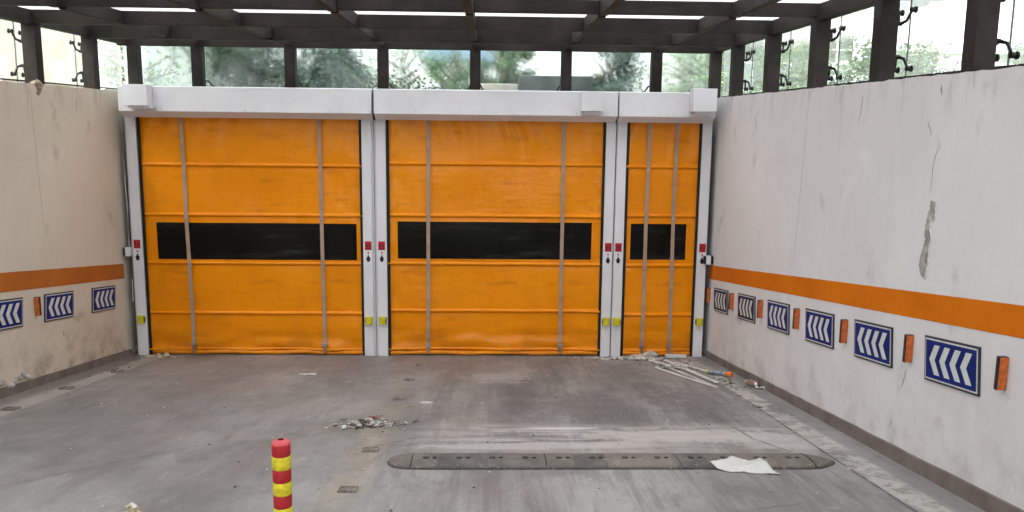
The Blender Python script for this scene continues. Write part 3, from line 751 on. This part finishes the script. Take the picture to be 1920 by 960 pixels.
# ------------------------------------------------------------------ speed hump
root = thing('speed_hump', 'long dusty ribbed rubber speed hump bolted across the ramp', 'speed bump', (.86, -5.06, rz(-5.06)))
sl_ = math.atan(-S)
root.rotation_euler = (sl_, 0, 0)
def hump_section(x0, x1, capl=0):
    b = MB(); W = .19; prof = [(-W, 0.001), (-W, .009), (-W + .06, .027), (-.05, .036), (.05, .036), (W - .06, .027), (W, .009), (W, .001)]
    n = 14 if capl else 2; vs = []; 
    for i in range(n + 1):
        t = i / n; x = x0 + (x1 - x0) * t; k = 1.
        if capl < 0: k = math.sqrt(max(.0025, 1 - (1 - t) ** 2))
        if capl > 0: k = max(.06, (1 - t) ** .6)
        vs += [(x, p * k, (q * (k ** .8 if capl else 1)) + .0005) for p, q in prof]
    m_ = len(prof)
    fs = [(i * m_ + j, (i + 1) * m_ + j, (i + 1) * m_ + j + 1, i * m_ + j + 1) for i in range(n) for j in range(m_ - 1)]
    fs += [tuple(range(m_)), tuple(reversed(range(n * m_, (n + 1) * m_)))]
    b.add(vs, fs); o = b.build('end_cap' if capl else 'rubber_section', 'hump', root, smooth='auto'); return o
X_ = lambda x: x - .86
hump_section(X_(-.675), X_(-.506), -1)
for i in range(3): 
    a_ = -.5 + i * .905; sec = hump_section(X_(a_), X_(a_ + .899))
    for k in range(4):
        for dx_, s_ in ((.12, .013), (.18, .008)):
            xx = X_(a_ + k * .225 + dx_ - .03); s_ *= 1.25; bb = MB(); bb.lathe([(s_ + .006, .0), (s_ + .005, .003), (s_, .003), (s_, -.004), (.0, -.004)], (xx, -.03, .0375), 12); bb.build('bolt_hole', ['black'], sec, smooth='auto')
hump_section(X_(2.221), X_(2.41), 1)

# ------------------------------------------------------------------ road studs
def stud(x, y, s, label, rotz=0, first=[None]):
    if first[0] is None:
        root = thing('road_stud', label, 'road stud', (x, y, rz(y)), 'flat plastic road studs set in the floor')
        W, L_ = .058, .048
        b = MB(); b.prism([(-W, -L_, .001), (W, -L_, .001), (W, L_, .001), (-W, L_, .001)], (0, 0, .008)); b.build('base_plate', 'stud', root, bevel=.003)
        b = MB()
        for a0, c0 in (((-W + .004, -L_ + .004), (W - .004, -L_ + .014)), ((-W + .004, L_ - .014), (W - .004, L_ - .004)), ((-W + .004, -L_ + .0145), (-W + .014, L_ - .0145)), ((W - .014, -L_ + .0145), (W - .004, L_ - .0145))):
            b.box((*a0, .0095), (*c0, .018))
        b.build('raised_rim', 'stud', root, bevel=.002)
        first[0] = root
    else:
        root = copy_tree(first[0]); root['label'] = label; root.location = (x, y, rz(y))
    root.rotation_euler = (sl_, 0, rotz); root.scale = (s, s, 1); return root
stud(-.836, -5.70, 1., 'brown plastic road stud on yellow line, just right of the bollard top')
stud(-.83, -4.756, 1., 'grey road stud on the faded line, left of the speed hump end', .05)
stud(-.82, -2.84, 1., 'road stud in front of the middle posts, between rubble heap and doors', -.03)
stud(-.826, -1.81, 1., 'road stud on the faded line, second closest to the middle posts', .04)
stud(-.80, -.78, .9, 'worn road stud on faded line, closest to the middle posts', .1)
stud(-4.17, -2.35, 1.05, 'dark road stud on the left gutter strip, middle of three')
stud(-4.156, -3.35, 1.1, 'dark road stud on the left gutter strip, nearest the viewer')
stud(-4.133, -1.30, 1., 'dark road stud on the left gutter strip, nearest the orange door', .2)

# ------------------------------------------------------------------ rubble, cloth and litter
def heap(name, cx, cy, sx, sy, n, rmin, rmax, mats, label, cat, seed, lift=.03, flat=.5, w=None):
    rng = random.Random(seed); root = thing(name, label, cat, (cx, cy, rz(cy)))
    bs = {m: MB() for m in mats}
    for i in range(n):
        a = rng.uniform(0, 6.283); q = abs(rng.gauss(0, .45)); x = math.cos(a) * q * sx; y = math.sin(a) * q * sy; r = rng.uniform(rmin, rmax) * (1.25 - min(1, q) * .6)
        z = -S * y * (1 if cy + y < 0 else 0) + r * flat * .6 + lift * max(0, 1 - q * 1.5) * rng.random()
        m = rng.choices(mats, w)[0]; bs[m].rock((x, y, z), r, rng.uniform(.7, 1.8), rng.uniform(.5, 1.), flat, rng=rng)
    return root, bs
def finish(root, bs, names):
    for (m, b), nm in zip(bs.items(), names):
        if b.f: o = b.build(nm, m, root); o['kind'] = 'stuff'
r_, bs = heap('rubble_heap', -.965, -3.94, .36, .20, 330, .006, .027, ['rub_g', 'rub_d', 'rub_p'], 'small heap of broken plaster and dark scraps in the middle of the ramp', 'rubble', 5, .05, .35)
rng = random.Random(8)
for i in range(70):      # splinters
    x, y = rng.gauss(0, .16), rng.gauss(0, .075); a = rng.uniform(-.5, .5); L_ = rng.uniform(.03, .10)
    bs['rub_d' if i % 3 else 'rub_g'].tube([(x, y, .01 - S * y), (x + L_ * math.cos(a), y + L_ * math.sin(a) * .5, .012 - S * y + rng.uniform(0, .02))], .003, 5)
finish(r_, bs, ('grey_chips', 'dark_scraps', 'plaster_chips'))
def scrap(name, label, cat, cx, cy, w, d, mat, seed, hgt=.02, z0=.004, rot=0., group=None):
    """a crumpled sheet with thickness"""
    rng = random.Random(seed); n, m_ = 14, 9; b = MB(); top = []; 
    for j in range(m_ + 1):
        for i in range(n + 1):
            u, v = i / n - .5, j / m_ - .5
            q = noise.noise(Vector((u * 4 + seed, v * 3, seed))); q2 = noise.noise(Vector((u * 9, v * 7 + seed, 2)))
            x, y = u * w * (1 + .12 * q2), v * d * (1 + .3 * noise.noise(Vector((u * 3, seed, 7)))); x, y = x * math.cos(rot) - y * math.sin(rot), x * math.sin(rot) + y * math.cos(rot)
            top.append((x, y, z0 + hgt * max(0, .5 + q) + hgt * .3 * q2 - S * y))
    N = len(top); vs = top + [(x, y, z - .0025) for x, y, z in top]; w_ = n + 1
    fs = [(j * w_ + i, j * w_ + i + 1, (j + 1) * w_ + i + 1, (j + 1) * w_ + i) for j in range(m_) for i in range(n)]
    fs += [tuple(N + q for q in reversed(f)) for f in fs]
    rim = [i for i in range(n + 1)] + [j * w_ + n for j in range(1, m_ + 1)] + [m_ * w_ + i for i in range(n - 1, -1, -1)] + [j * w_ for j in range(m_ - 1, 0, -1)]
    fs += [(rim[(k + 1) % len(rim)], rim[k], N + rim[k], N + rim[(k + 1) % len(rim)]) for k in range(len(rim))]
    b.add(vs, fs); o = b.build(name, mat, smooth=True); o.location = (cx, cy, rz(cy)); return tag(o, label, cat, group)
M['rag'] = simple('dusty_red', (.34, .14, .13), .9, var=.2, vs=30)
scrap('red_rag', 'small red scrap lying on top of the rubble heap', 'scrap', -.925, -3.90, .07, .05, 'rag', 3, .03, .045)
MB_ = MB(); MB_.rock((0, 0, .02), .026, 1, 1, .8); o = MB_.build('plaster_lump', 'pvc'); o.location = (-1.13, -4.10, rz(-4.10)); tag(o, 'white plaster lump at the near left edge of the rubble heap', 'rubble')
# white cloth: outline traced on the floor, folded up a little
def cloth():
    base = [(1.505, -5.145), (1.59, -5.10), (1.66, -5.06), (1.70, -4.99), (1.745, -5.05), (1.79, -5.12), (1.85, -5.135), (1.905, -5.06), (1.925, -5.18), (1.955, -5.36), (1.88, -5.345), (1.80, -5.335), (1.70, -5.30), (1.61, -5.285), (1.535, -5.235)]
    c = (1.73, -5.215); b = MB(); P = []
    for a, d in zip(base, base[1:] + base[:1]):
        for k in range(5): t = k / 5; P.append((a[0] + (d[0] - a[0]) * t, a[1] + (d[1] - a[1]) * t + .006 * noise.noise(Vector((a[0] * 30 + t * 3, 1, 2)))))
    n = len(P); rings = []; K = 9
    for k in range(K + 1):
        t = (k + .02) / (K + .02)
        for (x, y) in P:
            xx, yy = c[0] + (x - c[0]) * t * .92, c[1] + (y - c[1]) * t * .88
            hump = .036 * max(0, min(1, (yy + 5.262) / .10))
            q = abs(noise.noise(Vector((xx * 8, yy * 16, 2)))) + .5 * abs(noise.noise(Vector((xx * 19, yy * 30, 5))))
            rings.append((xx - c[0], yy - c[1], .004 + hump + .026 * q * (1.2 - t * .8) - S * (yy - c[1])))
    fs = [(k * n + i, (k + 1) * n + i, (k + 1) * n + (i + 1) % n, k * n + (i + 1) % n) for k in range(K) for i in range(n)]
    b.add(rings, [tuple(reversed(f)) for f in fs]); o = b.build('white_cloth', 'cloth', smooth=True); o.location = (c[0] - .02, c[1] - .035, rz(c[1] - .035))
    so = o.modifiers.new('solid', 'SOLIDIFY'); so.thickness = .003
    tag(o, 'crumpled white cloth lying against the front of the speed hump', 'cloth')
cloth()
o = scrap('paper_scrap', 'small white paper sheet on the floor before the left door', 'paper', -1.98, -1.45, .19, .10, 'paper', 11, .008, .003, .2)
def trim(pts, w, label, mat='pvc', name='plastic_strip'):
    c = Vector((*pts[0], rz(pts[0][1]))); b = MB(); P = [Vector((x, y, rz(y) + .012 + (.03 * i0 if False else 0))) - c for i0, (x, y) in enumerate(pts)]
    vs = []; fs = []
    for i, p in enumerate(P):
        t = (P[min(i + 1, len(P) - 1)] - P[max(i - 1, 0)]).normalized(); s_ = Vector((-t.y, t.x, 0)).normalized() * w
        vs += [p - s_, p + s_, p + s_ + Vector((0, 0, .014)), p + s_ * .55 + Vector((0, 0, .014)), p + s_ * .5 + Vector((0, 0, .005)), p - s_ + Vector((0, 0, .006))]
    k = 6
    for i in range(len(P) - 1): fs += [(i * k + j, i * k + (j + 1) % k, (i + 1) * k + (j + 1) % k, (i + 1) * k + j) for j in range(k)]
    fs += [tuple(range(k - 1, -1, -1)), tuple(range((len(P) - 1) * k, len(P) * k))]
    b.add(vs, fs); o = b.build(name, mat); o.location = c; tag(o, label, 'plastic strip', 'white plastic trims scattered near the narrow door')
# rubble at the door feet
r_, bs = heap('door_rubble', 1.85, -.22, .55, .15, 420, .006, .036, ['rub_p', 'rub_d', 'rub_g'], 'pale plaster rubble strewn along the foot of the narrow right door', 'rubble', 15, .03, .5, [7, 1, 3])
finish(r_, bs, ('plaster_chips', 'dark_scraps', 'grey_chips'))
r_, bs = heap('corner_debris', 2.30, -.75, .50, .45, 260, .004, .020, ['rub_g', 'rub_p', 'rub_d'], 'dusty mixed crumbs around the white trims by the narrow door', 'rubble', 25, .01, .45)
finish(r_, bs, ('grey_chips', 'plaster_chips', 'dark_scraps'))
trim([(2.02, -.40), (2.30, -1.15)], .012, 'short broken white trim nearest the narrow door rubble')
trim([(2.30, -.55), (2.52, -1.25)], .008, 'short pale strip between the thick trim and orange-capped can')
r_, bs = heap('post_rubble', 1.33, -.14, .34, .07, 60, .005, .018, ['rub_p', 'rub_g'], 'scatter of small white chips before the middle door right post', 'rubble', 16, .01, .4, [3, 1])
finish(r_, bs, ('plaster_chips', 'grey_chips'))
b = MB(); b.rock((0, 0, .055), .095, 1.25, .7, .55); b.rock((-.13, -.02, .035), .06, 1.2, .8, .5); o = b.build('plaster_chunk', 'rub_p'); o.location = (2.07, -.16, rz(-.16)); tag(o, 'largest pale plaster chunk, lying at the narrow door foot', 'rubble')
b = MB(); b.box((-.14, -.03, .01), (.13, .03, .05)); o = b.build('white_block', 'pvc', bevel=.006); o.location = (2.42, -.12, rz(-.12)); o.rotation_euler = (0, .03, .06); tag(o, 'flat white block lying at the narrow door right foot', 'block')
r_, bs = heap('foam_rubble', -4.12, -.16, .32, .09, 110, .006, .024, ['rub_y', 'rub_p'], 'yellowish foam and plaster crumbs at the foot of leftmost post', 'rubble', 17, .03, .5, [3, 2])
finish(r_, bs, ('foam_crumbs', 'plaster_chips'))
b = MB(); b.rock((0, 0, .03), .055, 1.5, .8, .45); o = b.build('foam_lump', 'rub_y'); o.location = (-4.03, -.14, rz(-.14)); tag(o, 'largest yellowish foam lump at the left door foot', 'rubble')
r_, bs = heap('foam_offcuts', -1.90, -6.22, .10, .07, 90, .008, .026, ['rub_y', 'paper'], 'yellowish crumpled scraps at the bottom edge, left of the bollard', 'rubble', 18, .085, .7, [12, 1])
finish(r_, bs, ('foam_crumbs', 'paper_bits'))
r_, bs = heap('gutter_debris', 2.58, -1.9, .20, .85, 140, .004, .015, ['rub_g', 'rub_p', 'rub_d'], 'loose plaster crumbs along the gutter under the white wall', 'rubble', 19, .01, .5)
finish(r_, bs, ('grey_chips', 'plaster_chips', 'dark_scraps'))
r_, bs = heap('gutter_crumbs', -4.2, -1.25, .16, .5, 34, .005, .017, ['rub_p', 'rub_d'], 'few pale and dark crumbs on the left gutter strip', 'rubble', 22, .005, .5)
finish(r_, bs, ('plaster_chips', 'dark_scraps'))
# white trims
def curve(a, c, bow, n=12):
    a, c = Vector(a), Vector(c); d = c - a; s_ = Vector((-d.y, d.x)).normalized()
    return [tuple(a + d * t + s_ * bow * 4 * t * (1 - t)) for t in [i / n for i in range(n + 1)]]
trim(curve((2.22, -.38), (2.43, -2.0), .0), .020, 'straight thick white plastic trim slanting from the rubble toward the gutter')
trim(curve((1.98, -.95), (2.355, -2.27), -.018), .007, 'thin bowed white strip, lowest of the scattered trims')
trim(curve((2.12, -.85), (2.33, -2.12), -.0), .004, 'very thin white strip between the two longer trims')
scrap('film_scrap', 'grey crumpled film scrap beside the thick white trim', 'scrap', 2.22, -.98, .26, .16, 'rub_g', 23, .03, .006, -.3)
# foam cans
def can(loc, direction, label, capm, body, L_=.235, r=.032):
    root = thing('foam_can', label, 'can', (loc[0], loc[1], rz(loc[1]) + r + .001), 'discarded sealant cans by the white wall')
    def along(prof, nm, mat):
        b = MB(); b.lathe(prof, (0, 0, 0), 20); o = b.build(nm, mat, root, smooth='auto'); 
        for v in o.data.vertices: v.co = Vector((v.co.z, v.co.y, -v.co.x))
        return o
    along([(0, 0), (r - .002, 0), (r, .003), (r, .012), (r - .003, .015), (r - .003, .022)], 'base_rim', 'yelpl' if capm == 'oranged' else 'canmetal')
    along([(r - .003, .0225), (r - .002, .06), (r - .002, L_ - .03), (r - .004, L_ - .02)], 'body', body)
    along([(r - .004, L_ - .0195), (r, L_ - .015), (r, L_ - .006), (r * .6, L_ + .01), (r * .35, L_ + .014), (0, L_ + .014)], 'shoulder', 'canmetal')
    if capm == 'oranged':
        along([(.0, L_ + .0145), (.026, L_ + .0145), (.028, L_ + .03), (.028, L_ + .07), (.02, L_ + .075), (0, L_ + .075)], 'cap', capm)
    else:
        along([(.006, L_ + .0145), (.006, L_ + .04), (.004, L_ + .06), (0, L_ + .06)], 'nozzle', 'black')
    root.rotation_euler = (0, 0, direction)
    root.rotation_euler = (Matrix.Rotation(math.atan(-S), 4, 'X') @ Matrix.Rotation(direction, 4, 'Z')).to_euler()
    return root
can((2.49, -1.36), -.75, 'grey blue foam can with yellow base and orange cap, near the trims', 'oranged', 'can')
can((2.735, -2.05), -1.35, 'bare metal foam can, nearer the viewer, lying by the skirting', 'none', 'canmetal', .20)
can((2.79, -2.00), -1.0, 'tan labelled can lying against the wall behind the bare metal can', 'none', 'stud', .16, .026)
scrap('white_scrap', 'white plastic scrap beside the bare metal cans', 'scrap', 2.80, -2.28, .10, .07, 'cloth', 31, .03)
b = MB(); 
for i, (y, u) in enumerate(((-5.22, 2.45), (-3.9, 2.52), (-3.2, 2.5))): b.rock((u, y, rz(y) + .004), .05, .7, 1.3, .12)
o = b.build('broken_flakes', 'rub_g', off=(2.5, -4, rz(-4))); tag(o, 'flat grey concrete flakes along the right gutter strip', 'rubble', kind='stuff')
# scattered grit across the slab: far too many to count
rng = random.Random(77); b = MB()
for i in range(420):
    x, y = rng.uniform(-4.0, 2.5), rng.uniform(-7.6, -.3)
    if rng.random() < .5: x, y = rng.gauss(.3, 1.4), rng.gauss(-4.2, .9)
    if not (-4.2 < x < 2.7 and -8 < y < -.2): continue
    r = rng.choice([.003, .004, .005, .009]); b.rock((x, y, rz(y) + r * .3), r, 1.2, 1, .6, rng=rng, mi=rng.choice([0, 0, 1, 2]))
tag(b.build('floor_grit', ['rub_p', 'rub_d', 'rub_g']), 'loose grit and crumbs scattered over the ramp floor', 'grit', kind='stuff')
# slab joints: shallow sealed grooves
def floor_line(pts, w, seed, mat='joint'):
    rng = random.Random(seed); P = []
    for a, c in zip(pts, pts[1:]):
        k = max(2, int(math.dist(a, c) / .05)); P += [(a[0] + (c[0] - a[0]) * i / k, a[1] + (c[1] - a[1]) * i / k + rng.uniform(-.004, .004)) for i in range(k)]
    P.append(pts[-1]); b = MB(); vs = []
    for i, (x, y) in enumerate(P):
        a, c = P[max(0, i - 1)], P[min(len(P) - 1, i + 1)]; t = Vector((c[0] - a[0], c[1] - a[1])).normalized(); n_ = Vector((-t.y, t.x)) * w * rng.uniform(.25, 1)
        vs += [(x - n_.x, y - n_.y, rz(y - n_.y) + .004), (x + n_.x, y + n_.y, rz(y + n_.y) + .004)]
    b.add(vs, [(2 * i, 2 * i + 2, 2 * i + 3, 2 * i + 1) for i in range(len(P) - 1)]); return b.build('floor_crack', mat)
for i, (pts, w) in enumerate(([[(-.7, -4.62), (.2, -4.52), (1.0, -4.45)], .004], [[(1.1, -4.15), (1.9, -4.05), (2.45, -4.02)], .006], [[(2.46, -.5), (2.47, -3), (2.44, -4.8), (2.43, -7)], .006],
        [[(.1, -6.5), (.9, -6.28), (1.9, -5.95)], .004], [[(1.75, -2.4), (1.95, -3.4), (2.05, -4.4), (2.2, -4.8)], .005], [[(-3.6, -6.4), (-2.6, -5.2), (-2.1, -4.6)], .004], [[(-.95, -4.75), (-.5, -4.35)], .004])):
    struct(floor_line(pts, w, 40 + i))

# ------------------------------------------------------------------ trees and buildings outside
def tree(x, y, hgt, cr, czr, label, lm, nleaf, seed, ls=.09, name='broadleaf_tree', trunk=.09, base=.35, group='trees behind the glass end wall'):
    rng = random.Random(seed); root = thing(name, label, 'tree', (x, y, gz), group)
    b = MB(); b.tube([(0, 0, -.05), (.03, .02, hgt * .3), (-.03, 0, hgt * .6), (.02, 0, hgt * .85)], [trunk, trunk * .8, trunk * .5, trunk * .2], 8)
    ends = []
    for i in range(9):
        a = 6.283 * i / 9 + rng.uniform(-.3, .3); z0 = hgt * rng.uniform(.2, .6); q = cr * rng.uniform(.5, .85)
        e = (math.cos(a) * q, math.sin(a) * q, z0 + rng.uniform(.2, .5) * hgt * .6); ends.append(e)
        b.tube([(0, 0, z0), (e[0] * .5, e[1] * .5, z0 + (e[2] - z0) * .6), e], [trunk * .45, trunk * .3, trunk * .1], 6)
    b.build('trunk', 'bark', root, smooth=True)
    b = MB(); clumps = []
    for i in range(26):
        a = rng.uniform(0, 6.283); zz = rng.uniform(base, 1.) ; prof = math.sin(math.pi * min(1, max(.08, (zz - base) / (1 - base) * .85 + .12))) ** .6
        q = cr * prof * math.sqrt(rng.random()); clumps.append((math.cos(a) * q, math.sin(a) * q, zz * hgt, cr * rng.uniform(.16, .36)))
    vs = []; fs = []
    for i in range(nleaf):
        c = clumps[rng.randrange(len(clumps))]; d = Vector((rng.gauss(0, 1), rng.gauss(0, 1), rng.gauss(0, .8)));
        p = Vector(c[:3]) + d * c[3] * .6; 
        t = Vector((rng.gauss(0, 1), rng.gauss(0, 1), rng.gauss(0, .6))).normalized(); s_ = t.cross(Vector((rng.gauss(0, 1), rng.gauss(0, 1), rng.gauss(0, 1)))).normalized()
        l_ = ls * rng.uniform(.6, 1.3); o = len(vs); vs += [p, p + t * l_ * .5 + s_ * l_ * .28, p + t * l_, p + t * l_ * .5 - s_ * l_ * .28]; fs.append((o, o + 1, o + 2, o + 3))
    b.add(vs, fs); b.build('crown', lm, root)
    return root
# x positions follow the sight lines through the panes (camera at y=-10.5)
T = [(-5.15, 7.5, 1.9, .98, 'dense dark tree filling the second back pane from the left', 'leaf_dark', 16000, 1, .13),
     (-3.25, 7.0, 1.25, .75, 'bluish shrubby tree seen in the third back pane', 'leaf_blue', 6500, 2, .10),
     (-2.1, 10.5, 1.7, 1.1, 'hazy pale tree behind the diagonal twig', 'leaf_pale', 750, 3, .13),
     (.30, 8.0, 1.9, .55, 'dark narrow tree just right of the centre column', 'leaf_mid', 8500, 4, .10),
     (2.40, 6.5, 1.8, .66, 'dark blue-green round tree in the pane above the middle motor box', 'leaf_blue', 12000, 5, .10),
     (4.6, 9.0, 1.6, .95, 'pale feathery tree in the rightmost back pane', 'leaf_pale', 1500, 6, .11),
     (-8.6, 11., 2.2, 1.3, 'pale sparse tree in the leftmost back pane', 'leaf_pale', 700, 7, .12),
     (-.75, 7.5, 1.15, .55, 'low green bush left of the centre column', 'leaf_mid', 1500, 8, .1)]
for x, y, h_, cr, lb, lm, nl, sd_, ls in T: tree(x, y, h_, cr, 1, lb, lm, nl, sd_, ls, name='low_bush' if h_ < 1.3 else 'broadleaf_tree', base=.12)
G2 = 'shrubs beyond the right side glass'
for i, (x, y, h_, cr, lm, lb) in enumerate(((5.9, 5.5, 1.15, 1.1, 'leaf_pale', 'pale green shrub farthest back beyond the right side glass'),
        (6.9, 4.5, 1.05, 1.1, 'leaf_mid', 'green shrub in front of the scaffolding beyond the right glass'), (7.9, 5.2, 1.15, .9, 'leaf_pale', 'pale flowering shrub beside the grey tower beyond right glass'),
        (10.2, 5.2, 1.25, .6, 'leaf_pale', 'small shrub at the white house foot'))):
    tree(x, y, h_, cr, 1, lb, lm, 2400, 20 + i, .09, name='garden_shrub', base=.05, group=G2, trunk=.04)
# twig leaning against the back glass
root = thing('leaning_twig', 'bare diagonal twig with dead leaves leaning behind the third back pane', 'branch', (-1.62, 1.5, gz))
b = MB(); b.tube([(.1, 0, 0), (-.05, 0, .14), (-.22, 0, .30), (-.40, .05, .43)], [.012, .010, .008, .004], 6)
rng = random.Random(5)
for i in range(9):
    t = rng.random(); p = Vector((.1 - .5 * t, .02, .43 * t)); b.tube([p, p + Vector((rng.uniform(-.06, .06), 0, rng.uniform(.02, .08)))], .003, 5)
b.build('stem', 'bark', root)
b = MB(); vs = []; fs = []
for i in range(110):
    t = rng.random(); p = Vector((.1 - .5 * t, .02, .44 * t)) + Vector((rng.gauss(0, .022), rng.gauss(0, .02), rng.gauss(0, .022))); a = Vector((rng.gauss(0, 1), rng.gauss(0, 1), rng.gauss(0, 1))).normalized(); s_ = a.cross(Vector((0, 1, .3))).normalized()
    o_ = len(vs); vs += [p, p + a * .02 + s_ * .01, p + a * .04, p + a * .02 - s_ * .01]; fs.append((o_, o_ + 1, o_ + 2, o_ + 3))
b.add(vs, fs); b.build('dead_leaves', 'leaf_dark', root)
# climber creeping behind the header boxes
rng = random.Random(9); b = MB(); vs = []; fs = []
for i in range(900):
    x = rng.uniform(-3.6, -.4); p = Vector((x, 1.25 + rng.uniform(-.1, .25), gz + abs(rng.gauss(0, .08)) * (1 + .8 * math.sin(x * 4)) + .10)); a = Vector((rng.gauss(0, 1), rng.gauss(0, 1), rng.gauss(0, 1))).normalized(); s_ = a.cross(Vector((.2, 1, .3))).normalized()
    o_ = len(vs); l_ = .05; vs += [p, p + a * l_ / 2 + s_ * .015, p + a * l_, p + a * l_ / 2 - s_ * .015]; fs.append((o_, o_ + 1, o_ + 2, o_ + 3))
b.add(vs, fs); tag(b.build('ground_creeper', 'leaf_dark', off=(-2, 1.3, gz)), 'low dark creeper leaves growing along the back glass foot', 'creeper', kind='stuff')
b = MB(); b.box((-.0, -.2, 0), (1.02, .2, .37)); o = b.build('planter_box', 'planter', bevel=.01); o.location = (.42, 1.5, gz); tag(o, 'dark low box behind the back glass right of the centre column', 'box')
b = MB(); b.box((-.55, -.15, 0), (0, .15, .26)); o = b.build('brown_ledge', 'conc', bevel=.01); o.location = (.41, 1.6, gz); tag(o, 'low brown ledge left of the dark box behind back glass', 'ledge')

def building(name, label, x0, x1, y0, y1, h_, mat, wins, wm='bld_glass', extra=None):
    root = thing(name, label, 'building', ((x0 + x1) / 2, y0, gz)); cx = (x0 + x1) / 2
    MB().box((x0 - cx, 0, -.1), (x1 - cx, y1 - y0, h_)).build('walls', mat, root)
    MB().box((x0 - cx - .1, -.1, h_ + .001), (x1 - cx + .1, y1 - y0 + .1, h_ + .15)).build('roof', mat, root)
    for (a, c, z0, z1) in wins:
        f = MB().box((a - cx, -.04, z0), (c - cx, -.001, z1)).build('window', 'bld_white', root)
        MB().box((a - cx + .06, -.055, z0 + .06), (c - cx - .06, -.041, z1 - .06)).build('pane', wm, f)
    return root
ww = []
for i in range(6):
    for j in range(5): ww.append((12.2 + i * 1.9, 13.1 + i * 1.9, 1.4 + j * 3, 2.8 + j * 3))
building('grey_tower', 'tall grey tower block beyond the right side glass', 11.6, 22.6, 32, 42, 16, 'bld_grey', ww)
hr_ = building('white_house', 'white house with flat porch seen through the right side glass', 11.3, 17, 11.6, 18, 1.6, 'bld_white', [(12.6, 13.6, .1, 1.3), (14.4, 16.2, .1, 1.3)])
MB().box((-2.2, .4, 1.62), (2.85, 6, 3.0)).build('upper_storey', 'bld_white', hr_)
ob = MB()
for xx in (-.9, 1.2, 2.8): ob.box((xx - .05, -1.6, -.1), (xx + .05, -1.5, 1.7))
ob.box((-1.1, -1.7, 1.701), (3.0, -.2, 1.8)); ob.build('porch', 'bld_white', hr_)
building('grey_annex', 'small grey building with blue roof in the fourth back pane', -2.2, .1, 19, 24, 1.6, 'foundation', [(-1.5, -.9, .7, 1.3)])
MB().box((-1.3, -.2, 1.76), (1.3, 5, 2.6)).build('blue_roof', 'bld_blue', [o for o in COL.objects if o.name.startswith('grey_annex')][0])
building('beige_building', 'beige building beyond the left side glass', -13, -7.75, 3.4, 6.4, 5, 'bld_beige', [(-12, -11, 1, 2.4)])
building('pale_building', 'pale grey building between left side glass and trees', -13.5, -10.1, 12.4, 20, 2.6, 'bld_white', [(-12.5, -11.5, .8, 1.8)])
# handrail beyond the right glass
root = thing('handrail', 'thin white metal handrail in front of the white house', 'railing', (8.2, 6, gz))
b = MB(); b.tube([(0, 0, .95), (3.2, .4, .95)], .03, 8); b.build('top_rail', 'bld_white', root)
for i in range(5): MB().tube([(i * .8, i * .1, 0), (i * .8, i * .1, .93)], .02, 6).build('baluster', 'bld_white', root)
root = thing('scaffolding', 'thin white scaffold frame behind the green shrub beyond right glass', 'scaffold', (8.6, 12, gz))
b = MB()
for i in range(4): b.tube([(i * .55, 0, 0), (i * .55, 0, 4.5)], .025, 6)
b.build('uprights', 'bld_white', root); b = MB()
for j in range(6): b.tube([(0, 0, .7 * j + .3), (1.65, 0, .7 * j + .3)], .018, 6)
b.build('ledgers', 'bld_white', root)
